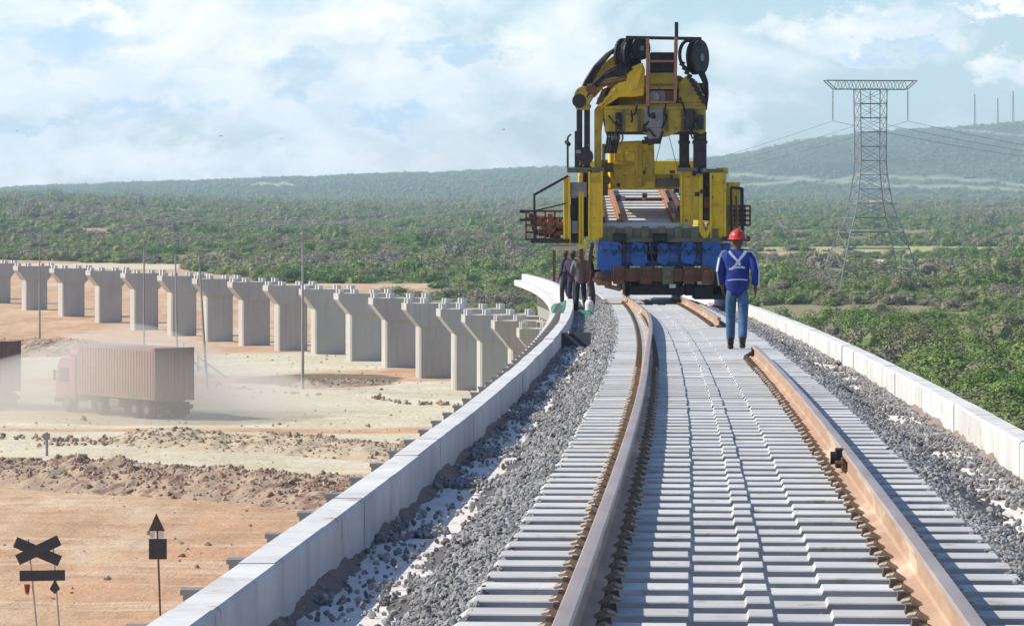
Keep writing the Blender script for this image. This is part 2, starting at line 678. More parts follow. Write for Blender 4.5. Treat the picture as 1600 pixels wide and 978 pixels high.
def build_hills():
    prof = np.array([(-2400, 300), (-600, 297), (0, 297), (70, 292), (250, 286), (400, 281), (560, 276), (700, 271), (880, 264), (1000, 257), (1130, 247),
                     (1180, 240), (1250, 222), (1350, 211), (1450, 203), (1600, 195), (1900, 185), (2500, 200), (4000, 230)], float)
    D = 5200.0
    m, nt, b = new_mat('hill_scrub')
    L = nt.links
    b.inputs['Roughness'].default_value = 1.0
    b.inputs['Specular IOR Level'].default_value = 0.05
    tc = nadd(nt, 'ShaderNodeTexCoord')
    mp = nadd(nt, 'ShaderNodeMapping')
    mp.inputs['Scale'].default_value = (1, .35, 3)
    L.new(tc.outputs['Object'], mp.inputs[0])
    n1 = nadd(nt, 'ShaderNodeTexNoise', Scale=.012, Detail=9, Roughness=.68)
    L.new(mp.outputs[0], n1.inputs['Vector'])
    cr = nadd(nt, 'ShaderNodeValToRGB')
    e = cr.color_ramp.elements
    e[0].position, e[0].color = .36, (.035, .055, .025, 1)
    e[1].position, e[1].color = .72, (.16, .16, .085, 1)
    k = e.new(.52)
    k.color = (.07, .09, .04, 1)
    L.new(n1.outputs['Fac'], cr.inputs[0])
    at = nadd(nt, 'ShaderNodeAttribute')
    at.attribute_name = 'field'
    mx = nadd(nt, 'ShaderNodeMix', data_type='RGBA')
    mx.inputs['B'].default_value = (.42, .46, .28, 1)
    L.new(at.outputs['Fac'], mx.inputs['Factor'])
    L.new(cr.outputs[0], mx.inputs['A'])
    L.new(mx.outputs['Result'], b.inputs['Base Color'])
    bp = nadd(nt, 'ShaderNodeBump', Strength=1.0, Distance=20)
    n2 = nadd(nt, 'ShaderNodeTexNoise', Scale=.03, Detail=8, Roughness=.7)
    L.new(tc.outputs['Object'], n2.inputs['Vector'])
    L.new(n2.outputs['Fac'], bp.inputs['Height'])
    L.new(bp.outputs[0], b.inputs['Normal'])
    px = np.linspace(-2400, 4000, 700)
    ridge = np.interp(px, prof[:, 0], prof[:, 1])
    ridge = ridge + (vnoise(px, px * 0, 60, 4, 2) - .5) * 5
    zr = (HY - ridge) / F * D
    us = np.linspace(0, 1.35, 90)
    PX, U = np.meshgrid(px, us)
    Yg = 3000 + (D - 3000) * U
    Xg = (PX - 800) / F * D * (0.62 + 0.38 * U)
    ZR = np.tile(zr, (len(us), 1))
    up = np.where(U <= 1, np.sin(np.clip(U, 0, 1) * math.pi / 2) ** 1.5, 1 - (U - 1) * 0.9)
    Z0 = -11.0
    Zg = Z0 + (ZR - Z0) * up
    Zg += (vnoise(Xg, Yg, 420, 4, 6) - .5) * 26 * np.sin(np.clip(U, 0, 1) * math.pi) * sstep(600, 1500, PX)
    Zg -= 3 * (1 - sstep(0, .05, U))
    rowpx = HY - Zg * F / Yg
    fld = 0
    bands = (((1130, 272), (1350, 288), (1600, 300), 3.0), ((1130, 292), (1350, 274), (1600, 291), 3.2), ((1480, 202), (1540, 206), (1600, 212), 1.6))
    wob = (vnoise(PX, rowpx, 40, 3, 3) - .5) * 9
    for a in bands:
        yy = np.interp(PX, [p[0] for p in a[:3]], [p[1] for p in a[:3]])
        fld = np.maximum(fld, (1 - sstep(.5, 1.3, np.abs(rowpx - yy + wob) / a[3])) * (PX > 1120) * .8)
    fld = np.maximum(fld, (vnoise(PX, rowpx * 3, 16, 3, 9) > .60) * (np.abs(rowpx - 288) < 4) * sstep(300, 360, PX) * (1 - sstep(480, 540, PX)) * 1.0)
    return grid_mesh('hills', Xg, Yg, Zg, m, {'field': np.asarray(fld, float)}), np.asarray(fld, float)


hills, HF = build_hills()
HILL = None

# ------------------------------------------------------------------ materials
M = {}
M['concrete_white'] = mat('pale_parapet_concrete', (.66, .65, .60), (.50, .48, .43), 1.3, .85, .006, 22, spots=((.42, .31, .24), 3.4, .61), coord='World', streak=.34)
M['concrete'] = mat('grey_concrete', (.33, .31, .275), (.25, .235, .21), .8, .9, .01, 12)
M['pier'] = mat('pier_concrete', (.46, .43, .37), (.38, .355, .31), .45, .9, .01, 6, stretch=(1, 1, .5), coord='World', streak=.35)
M['sleeper'] = mat('sleeper_concrete', (.55, .54, .50), (.43, .42, .39), 2.5, .85, .004, 60, rand=.13, coord='World', spots=((.38, .33, .27), 4.5, .60))
M['screed'] = mat('dusty_deck_surface', (.74, .69, .62), (.60, .53, .46), 2.2, .95, .012, 18, spots=((.34, .28, .24), 5.0, .62))
M['bracket'] = mat('dark_bracket_steel', (.22, .205, .20), (.14, .13, .125), 6, .8)
M['dirt'] = mat('reddish_dirt', (.30, .225, .18), (.19, .14, .115), 6, .95, .02, 40, coord='World')
M['ballast'] = mat('ballast_base', (.14, .135, .13), (.08, .078, .075), 22, .95, .03, 40)
M['stone'] = mat('crushed_ballast_stone', (.37, .35, .32), (.20, .19, .18), 9, .9, .004, 30, rand=.45)
M['rail_side'] = mat('rusty_rail_steel', (.45, .30, .19), (.33, .20, .125), 3, .7, .001, 60, stretch=(1, .3, 1), spots=((.56, .42, .29), 1.2, .55))
M['rail_top'] = mat('rail_head_steel', (.42, .34, .28), (.31, .22, .165), 4, .42, .0, metal=.35, stretch=(1, .2, 1))
M['clip_rod'] = mat('clip_rod_steel', (.42, .34, .24), (.25, .18, .12), 30, .5, metal=.2)
M['clip'] = mat('clip_steel', (.22, .15, .085), (.07, .05, .04), 30, .6, .001, 80, metal=.3)
M['yellow'] = mat('worn_yellow_paint', (.80, .55, .02), (.62, .41, .02), 1.6, .5, .002, 20, spots=((.30, .19, .03), 7, .61), streak=.5)
M['yellow_dirty'] = mat('oily_yellow_paint', (.56, .40, .03), (.32, .23, .035), 2.2, .6, .003, 20, spots=((.12, .085, .03), 6.0, .60), streak=.6)
M['blue'] = mat('blue_paint', (.03, .13, .42), (.02, .08, .27), 2.4, .5, .002, 20, spots=((.03, .06, .14), 6.0, .58))
M['black'] = mat('black_rubber', (.028, .028, .034), (.012, .012, .015), 6, .6, .002, 30)
M['dark_steel'] = mat('dark_greasy_steel', (.055, .045, .045), (.028, .024, .026), 5, .55, .003, 20, metal=.3)
M['rust'] = mat('brown_rusty_steel', (.19, .085, .045), (.09, .045, .03), 4, .8, .004, 25)
M['rust_light'] = mat('orange_rust_frame', (.40, .21, .11), (.26, .12, .07), 6, .7, .002, 40)
M['grey_metal'] = mat('bare_grey_metal', (.28, .27, .25), (.18, .17, .16), 5, .5, .002, 30, metal=.4)
M['olive'] = mat('muddy_green_steel', (.17, .17, .10), (.10, .10, .07), 4, .8, .004, 20)
M['silver'] = mat('galvanised_lattice', (.22, .23, .24), (.16, .17, .18), 1, .7)
M['wood'] = mat('weathered_pole_wood', (.34, .31, .28), (.24, .22, .20), 6, .9, .003, 20, stretch=(1, 1, .1))
M['sign_dark'] = mat('dark_sign_back', (.060, .058, .060), (.040, .038, .042), 6, .6)
M['sign_brown'] = mat('brown_sign_back', (.10, .060, .035), (.07, .042, .028), 6, .6)
M['sign_white'] = mat('white_sign_paint', (.75, .74, .70), (.65, .63, .58), 6, .6)
M['pole_pink'] = mat('faded_red_white_pole', (.50, .38, .36), (.36, .28, .25), 5, .6)
M['pole_brown'] = mat('brown_pole_paint', (.16, .08, .03), (.11, .055, .025), 5, .6)
M['red_lamp'] = mat('dark_red_lens', (.28, .03, .03), (.16, .02, .02), 5, .4)
M['truck_red'] = mat('faded_red_container', (.31, .175, .125), (.27, .18, .135), .6, .6, .002, 10, spots=((.42, .24, .18), .8, .56))
M['truck_rear'] = mat('brown_container_doors', (.20, .125, .095), (.15, .10, .08), 1.2, .7)
M['truck_cab'] = mat('dusty_red_cab', (.36, .14, .13), (.30, .17, .15), 2, .5)
M['glass'] = mat('dark_glass', (.05, .06, .07), (.03, .04, .05), 2, .15)
M['earth'] = mat('bank_earth', (.30, .205, .14), (.42, .32, .21), .55, .98, .12, 3.5, spots=((.20, .115, .085), .8, .52))
M['earth_pale'] = mat('pale_bank_earth', (.50, .41, .27), (.40, .31, .20), .55, .98, .1, 3.5, spots=((.30, .215, .14), .8, .56))
M['clod'] = mat('earth_clod', (.42, .31, .21), (.28, .19, .13), 3, .98, rand=.3)
M['tarp'] = mat('green_tarpaulin', (.06, .20, .13), (.03, .11, .07), 4, .6, .01, 8)
M['helmet'] = mat('red_helmet_shell', (.55, .045, .04), (.45, .035, .03), 4, .3)
M['jacket'] = mat('blue_work_jacket', (.020, .045, .27), (.014, .028, .17), 7, .85, .05, 9)
M['reflective'] = mat('reflective_tape', (.62, .68, .74), (.50, .56, .62), 12, .45)
M['jeans'] = mat('blue_jeans', (.085, .17, .29), (.045, .10, .18), 9, .9, .04, 10)
M['boot'] = mat('brown_boot_leather', (.06, .035, .022), (.04, .025, .018), 9, .6)
M['skin'] = mat('dark_brown_skin', (.12, .062, .04), (.10, .05, .032), 9, .55)
M['cloth_dark'] = mat('dark_purple_overalls', (.055, .045, .085), (.035, .03, .05), 8, .9, .01, 14)
M['cloth_grey'] = mat('grey_shirt', (.20, .18, .19), (.13, .115, .13), 8, .9, .01, 14)
M['cloth_black'] = mat('black_trousers', (.03, .03, .04), (.02, .02, .025), 8, .9)
M['straw'] = mat('olive_cap', (.16, .13, .07), (.11, .09, .05), 8, .9)

# ------------------------------------------------------------------ viaduct deck under the track
DECK = -0.46     # deck surface relative to the rail head
WTOP = -0.14     # parapet top
Y_END = 215.0


def strip(name, offs, y0, y1, step, matl, parent, kind=None):
    """sheet swept along the track: offs = list of (offset, dz)"""
    ys = np.arange(y0, y1 + step * .5, step)
    P = [[along(y, o, z) for o, z in offs] for y in ys]
    X = np.array([[p.x for p in r] for r in P])
    Y = np.array([[p.y for p in r] for r in P])
    Z = np.array([[p.z for p in r] for r in P])
    o = grid_mesh(name, X, Y, Z, matl, smooth=False, kind=kind or 'thing', parent=parent)
    if kind is None:
        del o['kind']
    return o


viaduct = empty('viaduct', along(60, 0, -3.2), 0, 'long curving concrete railway viaduct with low white parapets carrying the track', 'viaduct')
viaduct.location = (0, 0, 0)
Y_ST = 6.0
deck = strip('deck_slab', [(-2.9, -.78), (-2.9, -.50), (-2.46, -.50), (-2.46, DECK), (2.46, DECK), (2.46, -.50), (2.9, -.50), (2.9, -.78), (1.6, -.95), (-1.6, -.95), (-2.9, -.78)],
             Y_ST, Y_END, 1.0, M['screed'], viaduct)
for sgn in (-1, 1):
    strip('girder', [(sgn * 1.6, -.93), (sgn * 1.55, -2.6), (sgn * .75, -2.6), (sgn * .70, -.93)], Y_ST, Y_END, 1.0, M['concrete'], viaduct)
    strip('ledge', [(sgn * 2.48, -.49), (sgn * 2.93, -.49), (sgn * 2.93, -.57), (sgn * 2.93, -.80)], Y_ST, Y_END, 1.0, M['concrete_white'], viaduct)


def parapet_mesh(L):
    mb = MB()
    h = WTOP - DECK + .05
    # slightly chamfered block, y along the track, top at z = 0
    poly = [(-.10, -h), (.10, -h), (.10, -.02), (.085, 0), (-.085, 0), (-.10, -.02)]
    mb.prism(poly, 0, L)
    return mb


PL = 2.28
pan = parapet_mesh(PL - .004)
pan_end = parapet_mesh(PL - .040)
rr = random.Random(3)
proto = {}
k = 0
Y = Y_ST
while Y < Y_END - 1:
    for sgn in (-1, 1):
        key = 'e' if k % 5 == 4 else 'n'
        p = along(Y, sgn * 2.36, WTOP + rr.uniform(-.005, .005))
        if key not in proto:
            o = (pan_end if key == 'e' else pan).build('parapet_panel', M['concrete_white'], viaduct)
            proto[key] = o
        else:
            o = proto[key].copy()
            COL.objects.link(o)
        o.parent = viaduct
        off = rr.uniform(-.005, .005)
        q = along(Y + PL, sgn * 2.36, WTOP)
        p0 = along(Y, sgn * 2.36, WTOP)
        d = (q - p0)
        o.location = p + Vector((off, 0, 0))
        o.rotation_mode = 'QUATERNION'
        o.rotation_quaternion = d.to_track_quat('Y', 'Z')
    Y += PL
    k += 1

# stub brackets that stand on the left ledge
br = MB()
br.box((0, 0, .10), (.075, .10, .28)).box((0, 0, .235), (.10, .13, .025))
bo = br.build('walkway_bracket', M['bracket'], viaduct)
for i in range(58):
    o = bo if i == 0 else bo.copy()
    if i:
        COL.objects.link(o)
    Yb = 12.2 + 1.7 * i
    o.location = along(Yb, -2.66, -.50)
    o.parent = viaduct
for i, Yp in enumerate(np.arange(20, Y_END + 1, 16.25)):
    p = along(float(Yp), 0, -2.6)
    gz = float(terr(p.x, p.y))
    mb = MB()
    mb.box((0, 0, (gz - 1 - p.z) / 2), (2.6, 1.4, -(gz - 1 - p.z)))
    mb.box((0, 0, -.25), (4.4, 1.9, .5))
    mb.build('bridge_pier', M['pier'], viaduct, loc=(p.x, p.y, p.z - .002 * (i % 3)))

# ------------------------------------------------------------------ ballast bed and track


def bed(side):
    ys = np.arange(Y_ST, 200, .25)
    us = np.linspace(0, 1, 12)
    U, YY = np.meshgrid(us, ys)
    if side == 0:
        off = -1.36 + 2.72 * U
        h = np.full_like(U, -.30)
    else:
        lo, hi = 1.22, 1.22 + .72
        off = side * (lo + (hi - lo) * U)
        w = vnoise(YY, YY * 0 + side * 9, 1.1, 3, 4) - .5
        h = -.25 + .02 * w - (.235 + .04 * w) * sstep(.05, 1.0, U + w * .5)
    h = h + (vnoise(YY * 9, off * 9, 1, 3, 1) - .5) * .03
    X = xc(YY) + off
    Yg = YY - off * sl(YY)
    Z = -(1.36 + GR * YY) + h
    return grid_mesh('ballast_bed', X, Yg, Z, M['ballast'], smooth=False, kind='structure')


for s_ in (-1, 0, 1):
    bed(s_)

for s_ in (-1, 1):
    ys = np.arange(Y_ST, 120, .12)
    us = np.linspace(0, 1, 9)
    U, YY = np.meshgrid(us, ys)
    wv = vnoise(YY, YY * 0 + 3 * s_, .9, 4, 14)
    off = s_ * (2.262 - U * (.03 + .17 * wv))
    h = DECK + (.10 * (1 - U) ** 1.6 * np.clip(1.6 * wv - .25, .02, 1)) - .012 * U + (vnoise(YY * 12, off * 12, 1, 2, 3) - .5) * .03 * (1 - U)
    o = grid_mesh('dirt', xc(YY) + off, YY - off * sl(YY), -(1.36 + GR * YY) + h, M['dirt'], smooth=False, kind='stuff')
    o['label'] = 'brown dirt gathered along the foot of the ' + ('left' if s_ < 0 else 'right') + ' parapet'

track = empty('railway_track', (0, 0, 0), 0, 'single railway track of pale concrete sleepers and rusty rails curving to the machine', 'railway track')

# sleeper: top at z=0; two shallow channels between the rails
sx = [-1.30, -1.26, -.93, -.56, -.31, -.30, -.06, -.05, .05, .06, .30, .31, .56, .93, 1.26, 1.30]
sz = [-.03, 0, 0, 0, 0, -.020, -.020, 0, 0, -.020, -.020, 0, 0, 0, 0, -.03]
# order the channel pairs: left channel [-.30,-.06], right channel [.06,.30]
vs, fs = [], []
for x, z in zip(sx, sz):
    vs += [(x, -.130, -.22), (x, -.125, z - .006), (x, -.120, z), (x, .120, z), (x, .125, z - .006), (x, .130, -.22)]
n = len(sx)
for i in range(n - 1):
    for j in range(5):
        a = i * 6 + j
        fs.append((a, a + 1, a + 7, a + 6))
fs.append(tuple(range(6)))
fs.append(tuple(reversed(range((n - 1) * 6, n * 6))))
sl_mb = MB().add(vs, fs)

# clip: cast shoulder, rail pad edge and a bent spring rod
cl = MB()
cl.box((0, 0, .018), (.05, .085, .036), taper=.8)
cl.path([(-.052, -.04, .03), (.0, -.045, .062), (.035, 0, .05), (.0, .045, .062), (-.052, .04, .03)], .011, 4, mi=1)
cl.box((-.035, 0, .012), (.05, .13, .022))

sleeper0 = None
clip0 = None
Y = 8.6
i = 0
NEAR_CLIP = 47.0
far_clip = MB()
while Y < 178:
    p = along(Y, 0, -.20)
    s = sl(Y)
    rz = math.atan2(-s, 1.0) + rr.uniform(-.002, .002)
    if sleeper0 is None:
        o = sleeper0 = sl_mb.build('sleeper', M['sleeper'], track)
    else:
        o = sleeper0.copy()
        COL.objects.link(o)
    o.parent = track
    o.location = p + Vector((rr.uniform(-.008, .008), rr.uniform(-.01, .01), rr.uniform(-.003, .003)))
    o.rotation_euler = (0, 0, rz)
    if 12.0 < Y < NEAR_CLIP:
        for off in (-.755, .755):
            for sd_ in (-1, 1):
                if clip0 is None:
                    c = clip0 = cl.build('rail_clip', [M['clip'], M['clip_rod']], o)
                else:
                    c = clip0.copy()
                    COL.objects.link(c)
                c.parent = o
                c.location = (off + sd_ * .115, 0, 0)
                c.rotation_euler = (0, 0, math.pi if sd_ < 0 else 0)
    elif Y < 104:
        for off in (-.755, .755):
            if off > 0 and 52 < Y < 73:
                continue
            for sd_ in (-1, 1):
                q = along(Y, off + sd_ * .115, -.20)
                far_clip.box(q + Vector((0, 0, .03)), (.09, .11, .06), taper=.6)
    Y += 0.6
    i += 1
far_clip.build('rail_clip', M['clip'], track, kind='stuff')

# rail section, base width 150, height 176; z=0 is the head
HALF = [(.075, -.176), (.075, -.166), (.018, -.150), (.0085, -.135), (.0085, -.052), (.035, -.040), (.0365, -.012), (.028, -.001), (0, 0)]
prof = HALF + [(-x, z) for x, z in reversed(HALF[:-1])]
PN = len(prof)


def rail(side, y0, y1, bulge=None, name='rail', label=None, lift=0):
    ys = np.arange(y0, y1, .6).tolist() + [y1]
    vs, fs, ms = [], [], []
    for y in ys:
        off = side * .7535
        if bulge:
            off += bulge(y)
        c = along(y, off, lift)
        s = sl(y)
        nx = Vector((1, -s, 0)).normalized()
        for x, z in prof:
            vs.append(c + nx * x + Vector((0, 0, z)))
    mb = MB()
    for i in range(len(ys) - 1):
        for j in range(PN):
            a, b = i * PN + j, i * PN + (j + 1) % PN
            fs.append((a, b, b + PN, a + PN))
            ms.append(1 if j in (6, 7, 8, 9) else 0)
    mb.add(vs, fs)
    mb.m = ms
    mb.f.append(tuple(range(PN)))
    mb.m.append(0)
    mb.f.append(tuple(reversed(range((len(ys) - 1) * PN, len(ys) * PN))))
    mb.m.append(0)
    return mb.build(name, [M['rail_side'], M['rail_top']], track, label=label)


def bl(y):
    return .15 * float(sstep(45, 78, y)) * (1 - .93 * float(sstep(79.5, 104, y)) ** .8)


rail(-1, 8, 79.6, bl)
rail(-1, 79.63, 112, bl)
rail(1, 8, 25.0)
rail(1, 25.012, 51.6, label='rusty right rail whose end lies at the walking worker\'s feet')
rail(1, 72.5, 112)

# fishplate with bolts at the joint in the right rail
fp = MB()
c = along(25.0, .7535, 0)
for sd_ in (-1, 1):
    fp.bar(along(24.75, .7535 + sd_ * .030, -.092), along(25.25, .7535 + sd_ * .030, -.092), .028, .085)
fp.build('fishplate', M['clip'], track)
for q in (-.17, -.06, .06, .17):
    b_ = MB().tube(along(25 + q, .7535 - .04, -.09), along(25 + q, .7535 - .085, -.09), .018, 6)
    b_.build('bolt', M['rust'], track)
# a rail clamp standing proud on the joint
cb = MB()
cb.tube(along(25.0, .69, -.06), along(25.0, .64, -.06), .045, 10).box(along(25.0, .70, -.06), (.05, .11, .13))
cb.build('joint_clamp', M['dark_steel'], track)
# clamp and loose plate at the open end of the rail
cb = MB()
cb.box(along(51.55, .7535, -.09), (.10, .05, .14)).tube(along(51.6, .62, -.16), along(51.6, .72, -.10), .03, 6)
cb.build('rail_end_clamp', M['dark_steel'], track)

# crushed stone


def stone(seed):
    r_ = random.Random(seed)
    bm = bmesh.new()
    bmesh.ops.create_icosphere(bm, subdivisions=1, radius=1)
    sc = (r_.uniform(.8, 1.2), r_.uniform(.65, 1), r_.uniform(.5, .8))
    vs_ = []
    for v in bm.verts:
        f_ = r_.uniform(.72, 1.15)
        vs_.append((v.co.x * sc[0] * f_, v.co.y * sc[1] * f_, v.co.z * sc[2] * f_))
    mb = MB().add(vs_, [tuple(v.index for v in f.verts) for f in bm.faces])
    bm.free()
    return mb


stones = [free_obj('stone', stone(s), M['stone']) for s in range(5)]
rng = np.random.RandomState(11)


def gravel(side, y0, y1, dens, size, seed, wide=1.0):
    N = int((y1 - y0) * .98 * dens)
    Yr = rng.uniform(y0, y1, N)
    u = rng.rand(N)
    off = 1.23 + (2.24 - 1.23) * u
    w = vnoise(Yr, u * 1.2 + side * 30, .85, 4, seed)
    # clumps: heap against the sleeper ends, thinner towards the wall
    if side < 0:
        th = .10 + .50 * sstep(.28, .55, u) - .10 * sstep(.86, .98, u)
    else:
        th = .22 + .30 * sstep(.1, .5, u) - .12 * sstep(.82, 1.0, u)
    th = th + .42 * (vnoise(Yr, Yr * 0 + side * 5, 6.0, 3, seed + 2) - .5) - .10 * sstep(60, 110, Yr)
    if side < 0:
        th = th + .16 * (1 - sstep(15, 21, Yr)) * sstep(.12, .4, u)
    else:
        th = th + .10 * (1 - sstep(24, 36, Yr)) * sstep(.2, .5, u)
    keep = (w > th) | (rng.rand(N) < .035)
    Yr, u, off, w = Yr[keep], u[keep], off[keep], w[keep]
    n_ = len(Yr)
    wv = vnoise(Yr, Yr * 0 + side * 9, 1.1, 3, 4) - .5
    uu = (off - 1.22) / .72
    h = -.25 + .02 * wv - (.235 + .04 * wv) * sstep(.05, 1.0, uu + wv * .5)
    h = np.maximum(h, DECK) + rng.uniform(.0, .035, n_)
    X = xc(Yr) + side * off
    Yg = Yr - side * off * sl(Yr)
    Z = -(1.36 + GR * Yr) + h
    sc = size * rng.uniform(.55, 1.35, n_)
    return np.stack([X, Yg, Z], 1), sc


PTS, SCL = [], []
for side in (-1, 1):
    for y0, y1, dn, sz_ in ((10, 24, 2100, .020), (24, 50, 1050, .025), (50, 112, 420, .034)):
        p_, s_ = gravel(side, y0, y1, dn, sz_, 21 + side)
        PTS.append(p_)
        SCL.append(s_)
# stones lying between the sleepers
N = 9000
Yr = rng.uniform(10, 60, N)
off = rng.uniform(-1.25, 1.25, N)
PTS.append(np.stack([xc(Yr) + off, Yr - off * sl(Yr), -(1.36 + GR * Yr) - .29 + rng.uniform(0, .02, N)], 1))
SCL.append(.03 * rng.uniform(.6, 1.3, N))
P_ = np.concatenate(PTS)
S_ = np.concatenate(SCL)
gn_scatter('gravel', P_, rng.uniform(0, 6.28, (len(P_), 3)), np.repeat(S_[:, None], 3, 1), rng.randint(0, 5, len(P_)), stones,
           'loose grey crushed stone heaped between the sleeper ends and the parapets')

# ------------------------------------------------------------------ row of bare piers
xs_ = [868, 834, 793, 745, 705, 650, 597, 542, 487, 430, 374, 318, 263, 205, 150, 93, 36, -20, -75]
ORD = ['first', 'second', 'third', 'fourth', 'fifth', 'sixth', 'seventh', 'eighth', 'ninth', 'tenth', 'eleventh', 'twelfth', 'thirteenth',
       'fourteenth', 'fifteenth', 'sixteenth', 'seventeenth', 'eighteenth', 'nineteenth']
PY = [180, 196, 212, 226] + [240 + 14.5 * i for i in range(15)]
pp = [((x - 800) * y / F, y) for x, y in zip(xs_, PY)]


def pier_parts(h):
    """h = full height; z=0 at the ground; x across the line"""
    w, t = 1.25, .95
    shaft = MB()
    # shaft with rounded (chamfered) ends
    c = .12
    pl = [(-w, -t + c), (-w + c, -t), (w - c, -t), (w, -t + c), (w, t - c), (w - c, t), (-w + c, t), (-w, t - c)]
    vs_ = [(x, y, -1.2) for x, y in pl] + [(x, y, h - 1.9) for x, y in pl]
    fs_ = [tuple(range(7, -1, -1)), tuple(range(8, 16))] + [(i, (i + 1) % 8, 8 + (i + 1) % 8, 8 + i) for i in range(8)]
    shaft.add(vs_, fs_)
    cap = MB()
    cap.prism([(-w, h - 1.9), (w, h - 1.9), (w + .95, h - .75), (w + .95, h - .28), (-w - .95, h - .28), (-w - .95, h - .75)], -t - .12, t + .12)
    return shaft, cap


pier_mesh = {}
for i, (x, y) in enumerate(pp):
    j0, j1 = max(0, i - 1), min(len(pp) - 1, i + 1)
    dx, dy = pp[j1][0] - pp[j0][0], pp[j1][1] - pp[j0][1]
    ang = math.atan2(-dx, dy)
    gz = float(terr(x + 1.2, y))
    ztop = -7.55 - .85 * min(1, max(0, (y - 240) / 170))
    if y < 236:
        ztop = -7.55 + (236 - y) * .010
    h = ztop - gz
    # the shaft's left edge was measured, so the axis stands half a width to the right
    root = empty('viaduct_pier', (x + 1.25 * math.cos(ang) + .1, y + .2, gz), ang,
                 f'bare grey concrete pier with flared cap, {ORD[i]} in the row counted from the parapet bend', 'pier', 'bare concrete piers standing in a row without girders')
    s_, c_ = pier_parts(h)
    s_.build('shaft', M['pier'], root)
    c_.build('cap', M['pier'], root)
    for px_ in (-1.9, -.75, .75, 1.9):
        for q in (-.6, .6):
            MB().box((px_, q, h - .28 + .16), (.34, .36, .32)).build('bearing_block', M['concrete_white'], root)

# ------------------------------------------------------------------ earth banks and clods


def bank(name, ptsl, halfw, hgt, matl, label, seed, asym=.0):
    """ptsl: ground points (X, Y) along the crest"""
    P2 = [Vector((a, b_)) for a, b_ in ptsl]
    seg = []
    for a, b_ in zip(P2[:-1], P2[1:]):
        n_ = max(2, int((b_ - a).length / .16))
        for k_ in range(n_):
            seg.append(a.lerp(b_, k_ / n_))
    seg.append(P2[-1])
    us = np.linspace(-1, 1, 30)
    X, Yg, Z = [], [], []
    for k_, p in enumerate(seg):
        a = seg[max(0, k_ - 6)]
        b_ = seg[min(len(seg) - 1, k_ + 6)]
        d = (b_ - a).normalized()
        nrm = Vector((-d.y, d.x))
        rx, ry, rz_ = [], [], []
        end = min(1, k_ / 18, (len(seg) - 1 - k_) / 18)
        for u in us:
            q = p + nrm * u * halfw
            rx.append(q.x)
            ry.append(q.y)
            rz_.append(u)
        X.append(rx)
        Yg.append(ry)
        Z.append([end * max(0, 1 - abs(u)) ** .8 for u in us])
    X, Yg, Z = np.array(X), np.array(Yg), np.array(Z)
    k_ = vnoise(X, Yg, 3.0, 3, seed)
    lump = vnoise(X, Yg, .8, 3, seed + 1)
    Zt = terr(X, Yg) - .12 + Z * hgt * (.55 + .9 * k_) + (lump - .5) * .40 * hgt * (Z > .02) * np.minimum(1, Z * 3)
    o = grid_mesh(name, X, Yg, Zt, matl, smooth=False, kind='structure')
    o['label'] = label
    return X, Yg, Zt


banks = []
crest = [G(x, y) for x, y in ((-260, 742), (-120, 742), (0, 744), (60, 748), (130, 756), (200, 760), (280, 764), (350, 770), (430, 776), (520, 782), (620, 792))]
banks.append(bank('earth_bank', crest, 3.8, 1.15, M['earth'], 'brown rubble earth bank along the near edge of the haul road', 3))
crest = [G(x, y) for x, y in ((150, 690), (230, 690), (330, 694), (440, 699), (540, 706), (640, 714), (720, 722))]
banks.append(bank('earth_bank', crest, 4.2, .75, M['earth_pale'], 'pale low earth bank between the two haul roads', 5))
crest = [G(x, y) for x, y in ((-80, 548), (0, 546), (60, 546), (110, 552), (150, 558))]
banks.append(bank('earth_bank', crest, 7, 1.1, M['earth'], 'brown spoil mound in front of the far piers', 8))
crest = [G(x, y) for x, y in ((425, 604), (480, 602), (540, 600), (600, 597))]
banks.append(bank('earth_bank', crest, 4, .45, M['earth'], 'low dark mound at the foot of the tall pole', 9))

clods = [free_obj('clod', stone(50 + s), M['clod']) for s in range(4)]
cp, cs = [], []
for bi, (X, Yg, Zt) in enumerate(banks):
    n_ = (5000, 2200, 700, 400)[bi]
    ii = rng.randint(0, X.shape[0], n_)
    jj = np.clip((rng.normal(.5, .24, n_) * X.shape[1]).astype(int), 0, X.shape[1] - 1)
    cp.append(np.stack([X[ii, jj] + rng.normal(0, .1, n_), Yg[ii, jj] + rng.normal(0, .1, n_), Zt[ii, jj]], 1))
    cs.append(rng.gamma(2.0, .026, n_) + .02)
# rows of small rocks edging the roads
for pts_, cnt, sz_ in ((((0, 683), (120, 690), (260, 684), (330, 680)), 90, .17), (((60, 697), (200, 692), (330, 690)), 60, .12), (((578, 622), (640, 631), (720, 634)), 34, .17),
                       (((330, 602), (420, 612), (500, 618)), 24, .12)):
    g_ = [G(*p) for p in pts_]
    for _ in range(cnt):
        t_ = rng.rand() * (len(g_) - 1)
        a, b_ = g_[int(t_)], g_[int(t_) + 1]
        f_ = t_ - int(t_)
        x_, y_ = a[0] + (b_[0] - a[0]) * f_, a[1] + (b_[1] - a[1]) * f_ + rng.normal(0, .6)
        cp.append(np.array([[x_, y_, float(terr(x_, y_)) + .05]]))
        cs.append(np.array([sz_ * rng.uniform(.5, 1.6)]))
n_ = 1500
x_, y_ = rng.uniform(-30, 4, n_), rng.uniform(100, 300, n_)
cp.append(np.stack([x_, y_, terr(x_, y_)], 1))
cs.append(rng.gamma(1.5, .03, n_) + .015)
cp, cs = np.concatenate(cp), np.concatenate(cs)
gn_scatter('rubble', cp, rng.uniform(0, 6.28, (len(cp), 3)), np.repeat(cs[:, None], 3, 1), rng.randint(0, 4, len(cp)), clods,
           'brown clods and stones strewn on the earth banks and road edges')

# ------------------------------------------------------------------ vegetation


